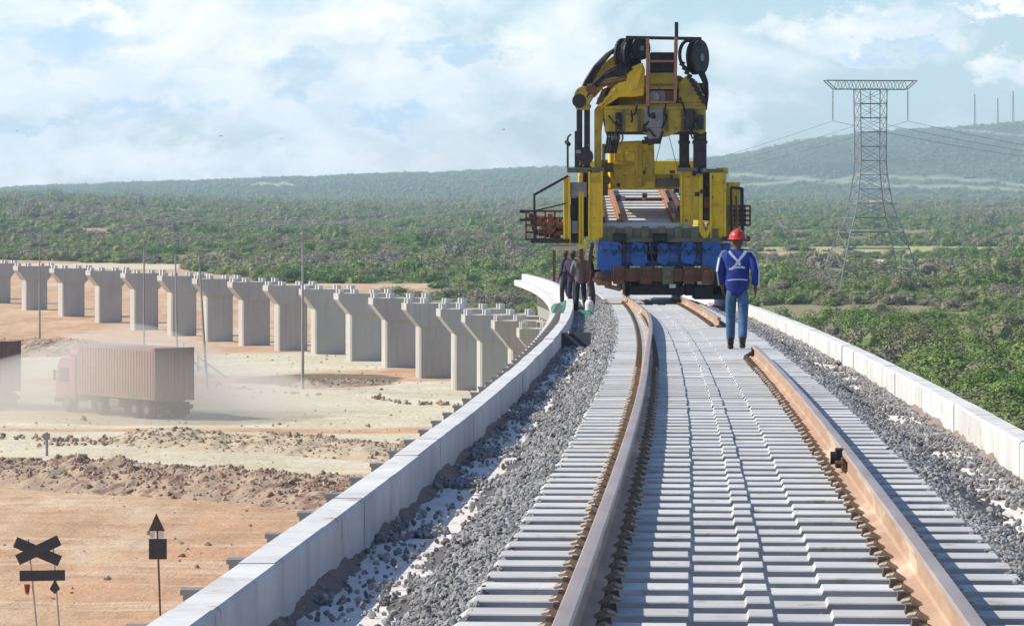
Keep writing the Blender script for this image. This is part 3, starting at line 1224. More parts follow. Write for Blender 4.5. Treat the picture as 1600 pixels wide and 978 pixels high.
def leaf_mat(name, cols):
    m, nt, b = new_mat(name)
    L = nt.links
    b.inputs['Roughness'].default_value = .7
    b.inputs['Specular IOR Level'].default_value = .2
    oi = nadd(nt, 'ShaderNodeObjectInfo')
    ge = nadd(nt, 'ShaderNodeNewGeometry')
    n1 = nadd(nt, 'ShaderNodeTexNoise', Scale=.011, Detail=5, Roughness=.6)
    L.new(ge.outputs['Position'], n1.inputs['Vector'])
    n2 = nadd(nt, 'ShaderNodeTexNoise', Scale=.9, Detail=2)
    L.new(ge.outputs['Position'], n2.inputs['Vector'])
    a = nadd(nt, 'ShaderNodeMath', operation='MULTIPLY_ADD')
    a.inputs[1].default_value = .55
    L.new(oi.outputs['Random'], a.inputs[0])
    c = nadd(nt, 'ShaderNodeMath', operation='MULTIPLY_ADD')
    c.inputs[1].default_value = 1.5
    c.inputs[2].default_value = -.62
    L.new(n1.outputs['Fac'], c.inputs[0])
    L.new(c.outputs[0], a.inputs[2])
    n3 = nadd(nt, 'ShaderNodeTexNoise', Scale=.085, Detail=3, Roughness=.6)  # clump-sized tone noise: painted shading among bushes, plus dry and green patches
    L.new(ge.outputs['Position'], n3.inputs['Vector'])
    a3 = nadd(nt, 'ShaderNodeMath', operation='MULTIPLY_ADD')
    a3.inputs[1].default_value = 1.1
    L.new(n3.outputs['Fac'], a3.inputs[0])
    a4 = nadd(nt, 'ShaderNodeMath', operation='SUBTRACT')
    a4.inputs[1].default_value = .55
    L.new(a.outputs[0], a4.inputs[0])
    L.new(a4.outputs[0], a3.inputs[2])
    a = a3
    a2 = nadd(nt, 'ShaderNodeMath', operation='MULTIPLY_ADD')
    a2.inputs[1].default_value = .35
    L.new(n2.outputs['Fac'], a2.inputs[0])
    L.new(a.outputs[0], a2.inputs[2])
    cr = nadd(nt, 'ShaderNodeValToRGB')
    el = cr.color_ramp.elements
    el[0].position, el[0].color = 0.05, (*cols[0], 1)
    el[1].position, el[1].color = .95, (*cols[-1], 1)
    for k_, cc in enumerate(cols[1:-1]):
        e = el.new(.05 + .9 * (k_ + 1) / (len(cols) - 1))
        e.color = (*cc, 1)
    L.new(a2.outputs[0], cr.inputs[0])
    L.new(cr.outputs[0], b.inputs['Base Color'])
    return m


M['leaf'] = leaf_mat('scrub_leaves', [(.06, .11, .024), (.09, .165, .03), (.14, .215, .045), (.18, .235, .06), (.20, .20, .09), (.20, .175, .115), (.24, .21, .14)])
M['leaf_near'] = leaf_mat('shrub_leaves', [(.05, .105, .02), (.085, .165, .028), (.13, .21, .04), (.17, .225, .055), (.17, .22, .06), (.21, .20, .09)])
M['bark'] = mat('shrub_bark', (.16, .12, .085), (.10, .075, .055), 8, .9)


def crown(seed, nf, size, core=True, flat=.75, lobes=7):
    r_ = random.Random(seed)
    mb = MB()
    cs_ = []
    for _ in range(lobes):
        a, rad = r_.uniform(0, 6.283), r_.uniform(.15, .72)
        cs_.append((Vector((math.cos(a) * rad, math.sin(a) * rad, flat * r_.uniform(.45, 1.0) * (1.1 - rad * .55))), r_.uniform(.24, .44)))
    if core:
        for c_, rd in cs_[:5]:
            bm = bmesh.new()
            bmesh.ops.create_icosphere(bm, subdivisions=1, radius=rd * .72)
            mb.add([(v.co.x + c_.x, v.co.y + c_.y, (v.co.z + c_.z) * 1.0) for v in bm.verts], [tuple(v.index for v in f.verts) for f in bm.faces])
            bm.free()
        mb.tube((0, 0, 0), (0, 0, flat * .8), .42, 6, .25)
    for _ in range(nf):
        c_, rd = r_.choice(cs_)
        d = Vector((r_.gauss(0, 1), r_.gauss(0, 1), r_.gauss(.25, 1))).normalized()
        p = c_ + d * rd * r_.uniform(.75, 1.18)
        if p.z < .03:
            p.z = abs(p.z)
        nrm = (d + Vector((r_.gauss(0, .5), r_.gauss(0, .5), r_.gauss(.3, .5)))).normalized()
        t1 = nrm.orthogonal().normalized()
        t1 = Matrix.Rotation(r_.uniform(0, 6.283), 3, nrm) @ t1
        t2 = nrm.cross(t1)
        s_ = size * r_.uniform(.6, 1.4)
        mb.add([p - t1 * s_, p + t2 * s_ * .55 - t1 * s_ * .1, p + t1 * s_, p - t2 * s_ * .55], [(0, 1, 2, 3)])
    return mb


bush_far = [free_obj('bush', crown(100 + s, 900, .050, lobes=6 + s % 4), M['leaf']) for s in range(6)]
# scattered scrub: one mass of ground cover
pts_, scl_ = [], []


def zone(n_, y0, y1, tmin, tmax, smin, smax, power=2.0, pr=None):
    yy = (rng.rand(n_) * (y1 ** power - y0 ** power) + y0 ** power) ** (1 / power)
    tt = rng.uniform(tmin, tmax, n_)
    xx = tt * yy
    mk = bushmask(xx, yy)
    cl_ = vnoise(xx, yy, 14 if y1 < 900 else 40, 3, 12)
    keep = (mk > .5) & (cl_ > .34 + .22 * (vnoise(xx, yy, 130, 3, 15) - .42)) & ~((np.hypot(xx - 47.5, yy - 488) < 0))
    xx, yy = xx[keep], yy[keep]
    big = vnoise(xx, yy, 50, 3, 13)
    s_ = (smin + (smax - smin) * rng.rand(len(xx)) ** 2.2) * (.65 + .8 * big)
    hz = s_ * rng.uniform(.38, .85, len(xx)) * (1 + .5 * (rng.rand(len(xx)) < .06))
    pts_.append(np.stack([xx, yy, terr(xx, yy) - .12], 1))
    scl_.append(np.stack([s_, s_, hz], 1))


zone(9000, 130, 420, -.02, .19, .7, 2.2)
zone(15000, 420, 900, -.18, .19, 1.1, 3.2)
zone(17000, 900, 1900, -.17, .17, 1.7, 4.2)
zone(10000, 1900, 3600, -.16, .16, 2.5, 5.5)
# scrub along the foot and the skyline of the hills
hm = hills.data
hv = np.zeros(len(hm.vertices) * 3, np.float32)
hm.vertices.foreach_get('co', hv)
hv = hv.reshape(90, 700, 3)
n_ = 9000
ui = rng.randint(2, 70, n_)
pi_ = rng.randint(225, 460, n_)
ok_ = HF[ui, pi_] < .25
ui, pi_ = ui[ok_], pi_[ok_]
n_ = len(ui)
hp = hv[ui, pi_] + np.stack([rng.uniform(-6, 6, n_), rng.uniform(-12, 12, n_), np.full(n_, -.8)], 1)
hs = rng.uniform(2.5, 6, n_)
pts_.append(hp)
scl_.append(np.stack([hs, hs, hs * .8], 1))
n_ = 700
ui = rng.randint(64, 69, n_)
pi_ = rng.randint(225, 460, n_)
hp = hv[ui, pi_] + np.stack([rng.uniform(-6, 6, n_), rng.uniform(-12, 12, n_), np.full(n_, -1.0)], 1)
hs = rng.uniform(3, 7, n_)
pts_.append(hp)
scl_.append(np.stack([hs, hs, hs * .8], 1))
P_, S_ = np.concatenate(pts_), np.concatenate(scl_)
rot_ = np.zeros((len(P_), 3))
rot_[:, 2] = rng.uniform(0, 6.28, len(P_))
gn_scatter('scrub_vegetation', P_, rot_, S_, rng.randint(0, 6, len(P_)), bush_far, 'dense green and grey bush covering the plain to the hills')

# the shrubs one can tell apart close to the viaduct, right of it
near_cr = [crown(300 + s, 4200, .034, lobes=9 + s % 4) for s in range(6)]
shrub_proto = []
for s, c_ in enumerate(near_cr):
    root = empty('shrub', (0, 0, 0), 0)
    c_.build('crown', M['leaf_near'], root)
    tr = MB()
    r_ = random.Random(s)
    tr.tube((0, 0, -.15), (r_.uniform(-.05, .05), 0, .35), .06, 6, .04)
    for _ in range(4):
        a = r_.uniform(0, 6.28)
        tr.tube((0, 0, .2), (math.cos(a) * .4, math.sin(a) * .4, r_.uniform(.55, .85)), .03, 5, .012)
    tr.build('trunk', M['bark'], root)
    shrub_proto.append(root)
used = set()
r_ = random.Random(5)
cnt = 0
SH = []
tries = 0
while cnt < 150 and tries < 6000:
    tries += 1
    y = 118 + 200 * r_.random() ** 1.2
    x = r_.uniform(.035, .165) * y
    if float(bushmask(x, y)) < .5:
        continue
    if any((x - a) ** 2 + ((y - b_) / 2.2) ** 2 < 1.35 for a, b_ in SH):
        continue
    SH.append((x, y))
    s = r_.randrange(6)
    if s not in used:
        root = shrub_proto[s]
        used.add(s)
    else:
        root = shrub_proto[s].copy()
        COL.objects.link(root)
        for ch in shrub_proto[s].children:
            c_ = ch.copy()
            COL.objects.link(c_)
            c_.parent = root
    root.location = (x, y, float(terr(x, y)) - .05)
    root.rotation_euler = (0, 0, r_.uniform(0, 6.28))
    k_ = r_.uniform(1.1, 2.4)
    root.scale = (k_, k_, k_ * r_.uniform(.75, 1.05))
    tag(root, 'leafy green shrub in the dense bush beyond the right-hand parapet', 'shrub', 'green shrubs beyond the right parapet')
    cnt += 1

# ------------------------------------------------------------------ people
SKEL = dict(
    pelvis=(0, 0, .95), waist=(0, 0, 1.08), chest=(0, .01, 1.30), neck0=(0, 0, 1.46), neck=(0, .01, 1.52), head=(0, .02, 1.62), crown=(0, .01, 1.71),
    shl=(-.17, 0, 1.42), shr=(.17, 0, 1.42), ell=(-.27, -.02, 1.16), elr=(.27, -.03, 1.16), wrl=(-.29, .07, .93), wrr=(.28, .05, .93),
    hipl=(-.09, 0, .92), hipr=(.09, 0, .92), knl=(-.11, .08, .52), knr=(.11, .02, .50), anl=(-.12, .06, .09), anr=(.12, -.10, .12))


def skin_obj(name, verts, edges, radii, mat_, parent, root=0, sub=1):
    me = bpy.data.meshes.new(name)
    me.from_pydata([tuple(v) for v in verts], edges, [])
    me.materials.append(mat_)
    o = bpy.data.objects.new(name, me)
    COL.objects.link(o)
    o.parent = parent
    md = o.modifiers.new('skin', 'SKIN')
    md.use_smooth_shade = True
    if not me.skin_vertices:
        bm = bmesh.new()
        bm.from_mesh(me)
        bm.verts.layers.skin.verify()
        bm.to_mesh(me)
        bm.free()
    for i_, sv in enumerate(me.skin_vertices[0].data):
        r_ = radii[i_]
        sv.radius = r_ if isinstance(r_, tuple) else (r_, r_)
        sv.use_root = (i_ == root)
    ss = o.modifiers.new('subdivision', 'SUBSURF')
    ss.levels = sub
    ss.render_levels = sub
    return o


def person(loc, rz, sk, top, legs, label, helmet=None, group=None, hat=None, vest=False, scale=1.0, boots='boot'):
    S = dict(SKEL)
    S.update(sk or {})
    V_ = {k_: Vector(v) for k_, v in S.items()}
    root = empty('person', loc, rz, label, 'person', group)
    root.scale = (scale,) * 3
    # the body: one continuous surface, pelvis first
    names = ['pelvis', 'waist', 'chest', 'neck0', 'neck', 'head', 'crown', 'shl', 'ell', 'wrl', 'shr', 'elr', 'wrr', 'hipl', 'knl', 'anl', 'hipr', 'knr', 'anr']
    rad = dict(pelvis=(.13, .10), waist=(.12, .095), chest=(.14, .105), neck0=.065, neck=.052, head=(.078, .095), crown=(.065, .075), shl=.06, shr=.06, ell=.042, elr=.042,
               wrl=.028, wrr=.028, hipl=.085, hipr=.085, knl=.058, knr=.058, anl=.038, anr=.038)
    verts = [V_[n_] for n_ in names]
    rads = [rad[n_] for n_ in names]
    ix = {n_: i_ for i_, n_ in enumerate(names)}
    E = [('pelvis', 'waist'), ('waist', 'chest'), ('chest', 'neck0'), ('neck0', 'neck'), ('neck', 'head'), ('head', 'crown'), ('chest', 'shl'), ('shl', 'ell'), ('ell', 'wrl'),
         ('chest', 'shr'), ('shr', 'elr'), ('elr', 'wrr'), ('pelvis', 'hipl'), ('hipl', 'knl'), ('knl', 'anl'), ('pelvis', 'hipr'), ('hipr', 'knr'), ('knr', 'anr')]
    edges = [(ix[a], ix[b_]) for a, b_ in E]

    def addv(p, r_, frm):
        verts.append(p)
        rads.append(r_)
        edges.append((frm, len(verts) - 1))
        return len(verts) - 1
    hd = V_['head']
    addv(hd + Vector((0, .112, -.01)), .013, ix['head'])
    for sd_ in (-1, 1):
        addv(hd + Vector((sd_ * .088, 0, -.01)), .016, ix['head'])
    for wr, el, sd_ in (('wrl', 'ell', -1), ('wrr', 'elr', 1)):
        d = (V_[wr] - V_[el]).normalized()
        side_ = Vector((0, 1, 0)) - d * d.y
        side_.normalize()
        palm = addv(V_[wr] + d * .06, (.020, .034), ix[wr])
        pend = addv(V_[wr] + d * .10, (.017, .036), palm)
        for q, ln in ((-.030, .055), (-.010, .070), (.011, .075), (.031, .066)):
            a = addv(V_[wr] + d * .125 + side_ * q, .0095, pend)
            b_ = addv(V_[wr] + d * (.125 + ln * .55) + side_ * q * 1.1 + Vector((-sd_ * .010, 0, 0)), .0085, a)
            addv(V_[wr] + d * (.125 + ln) + side_ * q * 1.1 + Vector((-sd_ * .030, 0, 0)), .007, b_)
        t_ = addv(V_[wr] + d * .075 + side_ * .045, .011, palm)
        addv(V_[wr] + d * .115 + side_ * .058 + Vector((-sd_ * .012, 0, 0)), .009, t_)
    for an, sd_ in (('anl', -1), ('anr', 1)):
        addv(V_[an] + Vector((sd_ * .015, .13, -.05)), (.04, .03), ix[an])
    skin_obj('body', verts, edges, rads, M['skin'], root)
    # trousers
    n_ = ['pelvis', 'hipl', 'knl', 'anl', 'hipr', 'knr', 'anr']
    v_ = [V_[k_] for k_ in n_] + [V_['pelvis'] + Vector((0, 0, .06))]
    skin_obj('trousers', v_, [(0, 1), (1, 2), (2, 3), (0, 4), (4, 5), (5, 6), (0, 7)], [(.14, .115), .102, .083, .070, .102, .083, .070, (.13, .11)], M[legs], root)
    # jacket
    v_ = [V_['chest'], V_['waist'], V_['pelvis'] + Vector((0, 0, -.04)), V_['neck0'] + Vector((0, 0, .02)), V_['shl'] + Vector((-.03, 0, 0)), V_['ell'], V_['wrl'], V_['shr'] + Vector((.03, 0, 0)), V_['elr'], V_['wrr'],
          Vector((-.085, 0, .80)), Vector((.085, 0, .80))]
    skin_obj('jacket' if vest else 'shirt', v_, [(0, 1), (1, 2), (0, 3), (0, 4), (4, 5), (5, 6), (0, 7), (7, 8), (8, 9), (2, 10), (2, 11)],
             [(.200, .145), (.188, .145), (.205, .165), (.085, .08), .088, .068, .050, .088, .068, .050, (.150, .175), (.150, .175)], M[top], root)
    for an in ('anl', 'anr'):
        mb = MB()
        p = V_[an]
        mb.box(p + Vector((0, .05, -.045)), (.098, .27, .085), taper=.82).box(p + Vector((0, -.02, .035)), (.10, .12, .12), taper=.95)
        mb.build('boot', M[boots], root, bevel=.02)
    if helmet:
        mb = MB()
        c_ = V_['head'] + Vector((0, 0, .035))
        vs_, fs_ = [], []
        for j in range(7):
            ph = j / 6 * math.pi / 2
            for i_ in range(18):
                a = i_ / 18 * 2 * math.pi
                vs_.append(c_ + Vector((math.cos(a) * .130 * math.cos(ph), math.sin(a) * .150 * math.cos(ph), .135 * math.sin(ph))))
        for j in range(6):
            for i_ in range(18):
                fs_.append((j * 18 + i_, j * 18 + (i_ + 1) % 18, (j + 1) * 18 + (i_ + 1) % 18, (j + 1) * 18 + i_))
        mb.add(vs_, fs_)
        h_ = mb.build('helmet', M[helmet], root, smooth=True)
        br_ = MB()
        vs_ = []
        for rr_, z_ in ((.98, .004), (1.16, -.012), (1.16, -.018), (.98, -.004)):
            for i_ in range(18):
                a = i_ / 18 * 2 * math.pi
                ex = 1.0 + (.28 if math.sin(a) > .3 else 0) * (rr_ > 1)
                vs_.append(c_ + Vector((math.cos(a) * .130 * rr_, math.sin(a) * .150 * rr_ * ex, z_)))
        fs_ = []
        for j in range(4):
            for i_ in range(18):
                fs_.append((j * 18 + i_, j * 18 + (i_ + 1) % 18, ((j + 1) % 4) * 18 + (i_ + 1) % 18, ((j + 1) % 4) * 18 + i_))
        br_.add(vs_, fs_).build('brim', M[helmet], h_, smooth=True)
        rb = MB()
        for j in range(8):
            a0, a1 = -1.2 + 2.4 * j / 8, -1.2 + 2.4 * (j + 1) / 8
            f_ = lambda a: c_ + Vector((0, math.sin(a) * .153, .138 * math.cos(a)))
            rb.bar(f_(a0), f_(a1), .03, .012)
        rb.build('ridge', M[helmet], h_)
    if hat:
        mb = MB()
        c_ = V_['head'] + Vector((0, 0, .05))
        mb.tube(c_, c_ + Vector((0, 0, .09)), .105, 12, .085).box(c_ + Vector((0, .12, .01)), (.15, .12, .015))
        mb.build('cap', M[hat], root, smooth=False)
    if vest:
        def back(x, z):
            # surface of the jacket's back at height z
            t = (z - 1.0) / .45
            w_ = .195
            d_ = .147 - .02 * max(0, t - .6) * 2
            return Vector((x, -d_ * math.sqrt(max(.05, 1 - (x / w_) ** 2 * .55)) - .012, z))
        for nm, pts_l, wd in (('shoulder_strap', [(-.125, 1.475), (-.085, 1.42), (-.03, 1.36), (.02, 1.31), (.035, 1.26)], .036),
                              ('shoulder_strap', [(.135, 1.475), (.095, 1.42), (.045, 1.36), (.01, 1.31), (-.045, 1.24), (-.09, 1.205)], .036),
                              ('chest_band', [(-.125, 1.20), (-.06, 1.222), (0, 1.232), (.06, 1.235), (.11, 1.225)], .026),
                              ('waist_band', [(-.15, 1.035), (-.075, 1.045), (0, 1.05), (.075, 1.05), (.15, 1.04)], .016)):
            sb = MB()
            for a, b_ in zip(pts_l[:-1], pts_l[1:]):
                sb.bar(back(*a), back(*b_), .012, wd)
            sb.build(nm, M['reflective'], root)
        # pale piping down both sleeves
        for sh, el, wr, sd_ in (('shl', 'ell', 'wrl', -1), ('shr', 'elr', 'wrr', 1)):
            sb = MB()
            o_ = Vector((sd_ * .070, -.045, 0))
            pl_ = [V_['neck0'] + Vector((sd_ * .09, -.05, .015)), V_[sh] + Vector((sd_ * .05, -.05, .045)), V_[sh] + o_ * 1.15 + Vector((sd_ * .02, 0, -.05)), V_[el] + o_ * .85, V_[wr] + o_ * .70]
            for a, b_ in zip(pl_[:-1], pl_[1:]):
                sb.bar(a, b_, .018, .018 if sd_ > 0 else .034)
            sb.build('sleeve_piping', M['reflective'], root)
    return root


pz = rail_z(57) - .20
person((3.49, 57.0, pz), R(-3), dict(anl=(-.10, .16, .085), anr=(.075, -.24, .115), knl=(-.10, .12, .51), knr=(.085, .0, .50), ell=(-.245, .03, 1.17), wrl=(-.225, .17, .96), elr=(.265, -.10, 1.19),
                                      wrr=(.27, -.06, .94), head=(.005, .03, 1.63), crown=(.005, .02, 1.72)),
       'jacket', 'jeans', 'worker in red helmet, blue jacket with pale straps and jeans walking away along the track', helmet='helmet', vest=True, scale=1.03)


def on_deck(px_, Yp, dz=-.44):
    z = rail_z(Yp) + dz
    return ((px_ - 800) * Yp / F, Yp, z)


WG = 'workers gathered at the left of the machine'
person(on_deck(907, 106), R(10), dict(wrl=(-.2, .2, 1.1), knl=(-.09, .1, .5)), 'cloth_grey', 'cloth_black', 'nearest worker in grey shirt and black trousers beside the machine', group=WG, scale=.97)
person(on_deck(895, 109), R(150), dict(wrr=(.15, .25, 1.15)), 'cloth_dark', 'cloth_dark', 'worker in dark purple overalls just left of the grey-shirted one', group=WG, hat='straw', scale=.98)
person(on_deck(884, 114), R(60), None, 'cloth_dark', 'cloth_black', 'worker in dark clothes with an olive cap at the parapet', group=WG, hat='straw', scale=.98)
person(on_deck(922, 106), R(-100), dict(wrl=(-.1, .3, 1.2), elr=(.25, .1, 1.15)), 'cloth_dark', 'cloth_grey', 'worker in dark top and grey trousers close to the blue frame', group=WG, scale=.96)

# ------------------------------------------------------------------ track laying machine
Y0 = 103.0
XM, ZM = xc(Y0), rail_z(Y0)
mach = empty('track_laying_machine', (XM, Y0, ZM), math.atan(-sl(Y0)) * 0, 'tall yellow and black track laying gantry machine with blue bogie frame', 'machine')


def Q(px_, py_, y=0.0):
    """machine coordinates of a point at depth y behind its front"""
    D = Y0 + y
    return ((px_ - 800) * D / F - XM, y, (HY - py_) * D / F - ZM)


def pbox(mb, x0, y0, x1, y1, d0, d1, mi=0):
    """box seen as rectangle (x0,y0)-(x1,y1) whose front lies at depth d0"""
    a, b_ = Q(x0, y1, d0), Q(x1, y0, d0)
    return mb.b2((a[0], d0, a[2]), (b_[0], d1, b_[2]), mi)


def ppoly(mb, pts_l, d0, d1, mi=0):
    return mb.prism([(Q(a, b_, d0)[0], Q(a, b_, d0)[2]) for a, b_ in pts_l], d0, d1, mi)


def pt(px_, py_, d=0.0):
    return Vector(Q(px_, py_, d))


def part(name, fn, m_, bevel=0, smooth=False, parent=mach, label=None):
    mb = MB()
    fn(mb)
    return mb.build(name, m_, parent, bevel=bevel, smooth=smooth, label=label)


# wheels and bogie
def wheelset(d):
    for x in (-.7535, .7535):
        mb = MB()
        mb.tube((x - .06, d, .46), (x + .07, d, .46), .46, 24).tube((x - .075 if x > 0 else x + .07, d, .46), (x - .06 if x > 0 else x + .085, d, .46), .49, 24)
        w_ = mb.build('wheel', M['dark_steel'], mach)
        MB().tube((x - .10, d, .46), (x + .11, d, .46), .12, 12).build('hub', M['rust'], w_)
    MB().tube((-1.0, d, .46), (1.0, d, .46), .08, 10).build('axle', M['dark_steel'], mach)


for d in (.9, 2.4, 7.0, 8.5):
    wheelset(d)
part('underframe', lambda m_: (m_.b2((-.62, .6, .12), (.62, 9.5, .5)), m_.b2((-1.1, .35, .40), (1.1, .75, .55))), M['black'])
part('rail_sweep', lambda m_: (pbox(m_, 985, 447, 1070, 461, .1, .5), pbox(m_, 1000, 440, 1060, 449, .0, .6)), M['black'])
part('buffer_beam', lambda m_: (pbox(m_, 955, 419, 1116, 440, -.25, .3), pbox(m_, 938, 424, 958, 436, -.1, .4)), M['rust'], .02)
for a, b_ in ((958, 975), (1000, 1018), (1035, 1052), (1068, 1085), (1096, 1114)):
    part('beam_bracket', lambda m_: (pbox(m_, a, 416, b_, 444, -.35, -.22), m_.tube(pt((a + b_) / 2, 428, -.36), pt((a + b_) / 2, 428, -.48), .10, 10)), M['olive'] if a % 2 else M['rust'], .01)
part('white_tag', lambda m_: pbox(m_, 1046, 444, 1056, 450, -.1, -.05), M['sign_white'])
part('bogie_frame', lambda m_: (pbox(m_, 937, 380, 1124, 416, 0, .5), pbox(m_, 940, 384, 962, 428, -.12, .1), pbox(m_, 1102, 384, 1122, 425, -.12, .1)), M['blue'], .03)
for i, (a, b_, t0, t1, dd) in enumerate(((933, 972, 377, 424, -.26), (969, 990, 384, 411, -.16), (986, 1012, 379, 417, -.24), (1008, 1030, 383, 409, -.14), (1027, 1046, 380, 415, -.22),
                                        (1042, 1068, 384, 410, -.18), (1064, 1088, 378, 413, -.24), (1084, 1100, 385, 412, -.15), (1097, 1127, 377, 425, -.27))):
    part('drive_housing', lambda m_: (ppoly(m_, [(a, t1 - 5), (a + 1, t0 + 4), (a + 4, t0), (b_ - 6, t0 + 1), (b_, t0 + 6), (b_ - 1, t1 - 8), (b_ - 5, t1), (a + 7, t1 - 1)], dd, .02),
                                      pbox(m_, a + 5, t0 + 9 + i % 3 * 3, b_ - 6, t0 + 14 + i % 3 * 3, dd - .05, dd)), M['blue'], .008)
for a in (974, 1016, 1058, 1092, 1128):
    part('hydraulic_ram', lambda m_: (m_.tube(pt(a, 380, -.26), pt(a + 2, 400, -.26), .04, 8), m_.tube(pt(a + 2, 398, -.24), pt(a + 5, 422, -.2), .025, 8)), M['dark_steel'])
part('hose_bundle', lambda m_: [m_.path([pt(940 + i * 13, 383, -.26), pt(946 + i * 13, 392 + (i * 7) % 9, -.30), pt(956 + i * 13, 386, -.26)], .02, 5) for i in range(13)], M['black'])
part('front_plate', lambda m_: (pbox(m_, 936, 384, 1126, 411, -.14, .02)), M['blue'], .01)
part('end_platform', lambda m_: (pbox(m_, 940, 357, 1122, 378, -.05, .5), pbox(m_, 936, 372, 1128, 379, -.15, .5), [pbox(m_, 950 + 26 * i, 354, 962 + 26 * i, 374, -.12, 0) for i in range(6)]), M['olive'], .01)
part('platform_roller', lambda m_: (m_.tube(pt(958, 372, -.15), pt(978, 372, -.15), .13, 12), m_.tube(pt(1020, 372, -.15), pt(1042, 372, -.15), .13, 12)), M['black'])
part('main_chassis', lambda m_: (m_.b2((-1.35, .5, 1.05), (1.35, 14, 1.62)), m_.b2((-1.5, .5, 1.55), (1.5, 14, 1.72))), M['dark_steel'])

# sloping bed carrying a panel of sleepers and rails
def bedpt(u, t):
    """u across in metres, t 0..1 up the bed"""
    a = pt(1012, 355, 0)
    return Vector((a.x + u - .12 * t, .3 + t * 7.0, a.z + .02 + t * .95 ))


for i in range(12):
    t = (i + .3) / 12
    c_ = bedpt(0, t)
    MB().box((0, 0, 0), (2.5, .34, .18), rot=Matrix.Rotation(R(7.5), 3, 'X')).build('carried_sleeper', M['sleeper'], mach, loc=c_)
for u in (-.76, .76):
    part('carried_rail', lambda m_: (m_.bar(bedpt(u, 0) + Vector((0, 0, .26)), bedpt(u, 1.0) + Vector((0, 0, .26)), .07, .05),
                                     m_.bar(bedpt(u, 0) + Vector((0, 0, .18)), bedpt(u, 1.0) + Vector((0, 0, .18)), .02, .13),
                                     m_.bar(bedpt(u, 0) + Vector((0, 0, .11)), bedpt(u, 1.0) + Vector((0, 0, .11)), .15, .025)), M['rust_light'])
part('guide_rail', lambda m_: (m_.bar(bedpt(1.1, 0) + Vector((0, 0, .14)), bedpt(1.0, 1) + Vector((0, 0, .14)), .08, .1), m_.bar(bedpt(-1.22, 0) + Vector((0, 0, .14)), bedpt(-1.1, 1) + Vector((0, 0, .14)), .08, .1)), M['rust'])
part('cross_beam', lambda m_: (pbox(m_, 942, 312, 1068, 322, 5.2, 5.6), pbox(m_, 950, 302, 1066, 309, 6.5, 6.8), pbox(m_, 958, 310, 1050, 316, 4.9, 5.1)), M['rust'], .01)

# lower columns
def column(x0, x1, y0, y1, d0, d1, m_, flange=True):
    def fn(mb):
        pbox(mb, x0, y0, x1, y1, d0, d1)
        if flange:
            pbox(mb, x0 - 1, y0, x0 + 2.5, y1, d0 - .06, d0)
            pbox(mb, x1 - 2.5, y0, x1 + 1, y1, d0 - .06, d0)
            for k_ in range(3):
                yy = y0 + (y1 - y0) * (k_ + .5) / 3
                pbox(mb, x0 - 1, yy - 1, x1 + 1, yy + 1, d0 - .05, d0)
    return part('column', fn, M[m_], .01)


column(920, 941, 268, 375, 0.0, .9, 'yellow')
column(905, 911, 300, 385, .1, .4, 'yellow')
column(881, 890, 275, 382, -.1, .4, 'yellow')
column(1064, 1082, 262, 352, .3, 1.0, 'yellow')
column(1110, 1134, 270, 374, 0, .9, 'yellow')
part('column', lambda m_: (pbox(m_, 1092, 272, 1098, 352, .0, .3)), M['yellow'], .01)
part('claw', lambda m_: (ppoly(m_, [(1091, 350), (1098, 350), (1103, 362), (1109, 350), (1112, 340), (1114, 340), (1112, 358), (1104, 376), (1100, 384), (1096, 384), (1098, 372), (1092, 362)], -.1, .2)), M['yellow'], .01)
part('claw', lambda m_: (ppoly(m_, [(905, 380), (911, 380), (916, 376), (922, 378), (912, 388), (905, 390)], -.1, .2)), M['yellow'], .01)
part('column_core', lambda m_: (pbox(m_, 892, 285, 905, 380, .3, .6), pbox(m_, 1099, 268, 1109, 345, .3, .7), pbox(m_, 911, 270, 921, 370, .4, .8)), M['dark_steel'])
for xx, yy, c_ in ((897, 300, 'grey_metal'), (898, 355, 'grey_metal'), (1104, 318, 'rust'), (1104, 335, 'dark_steel'), (894, 330, 'black')):
    part('valve_block', lambda m_: pbox(m_, xx - 5, yy - 10, xx + 5, yy + 10, .1, .35), M[c_], .01)
part('service_box', lambda m_: pbox(m_, 891, 285, 917, 308, .05, .3), M['grey_metal'], .01)
part('top_plate', lambda m_: (pbox(m_, 886, 262, 944, 270, -.05, .9), pbox(m_, 1060, 262, 1090, 268, .1, 1.0), pbox(m_, 1096, 264, 1130, 270, 0, .9)), M['olive'], .01)
part('box_column', lambda m_: (pbox(m_, 1134, 285, 1156, 372, .3, 1.2), pbox(m_, 1120, 262, 1138, 272, .2, .8)), M['yellow'], .01)

# gantry legs
for (x0, x1, ya, yb, d0) in ((901, 910, 150, 268, .1), (913, 922, 150, 268, .2), (1062, 1077, 206, 266, .5), (1084, 1104, 206, 275, .2)):
    part('gantry_leg', lambda m_: (pbox(m_, x0, ya, x1, yb, d0, d0 + .35), pbox(m_, x0 - 2, yb - 8, x1 + 2, yb, d0 - .05, d0 + .4), pbox(m_, x0 - 1.5, ya + 14, x1 + 1.5, ya + 19, d0 - .04, d0 + .38)), M['dark_steel'], .01)
part('leg_joint', lambda m_: (m_.tube(pt(914, 245, -.05), pt(914, 245, .6), .24, 14), m_.tube(pt(905, 158, -.05), pt(905, 158, .6), .20, 14), pbox(m_, 898, 205, 906, 262, .0, .2)), M['dark_steel'])
part('lamp_bracket', lambda m_: (m_.path([pt(887, 264, .1), pt(887, 215, .1), pt(892, 210, .1)], .03, 6), m_.tube(pt(885, 222, .0), pt(889, 226, .2), .06, 8)), M['dark_steel'])
part('inner_leg', lambda m_: (ppoly(m_, [(929, 268), (929, 172), (934, 165), (948, 160), (944, 178), (940, 205), (940, 268)], .25, .75)), M['yellow_dirty'], .02)
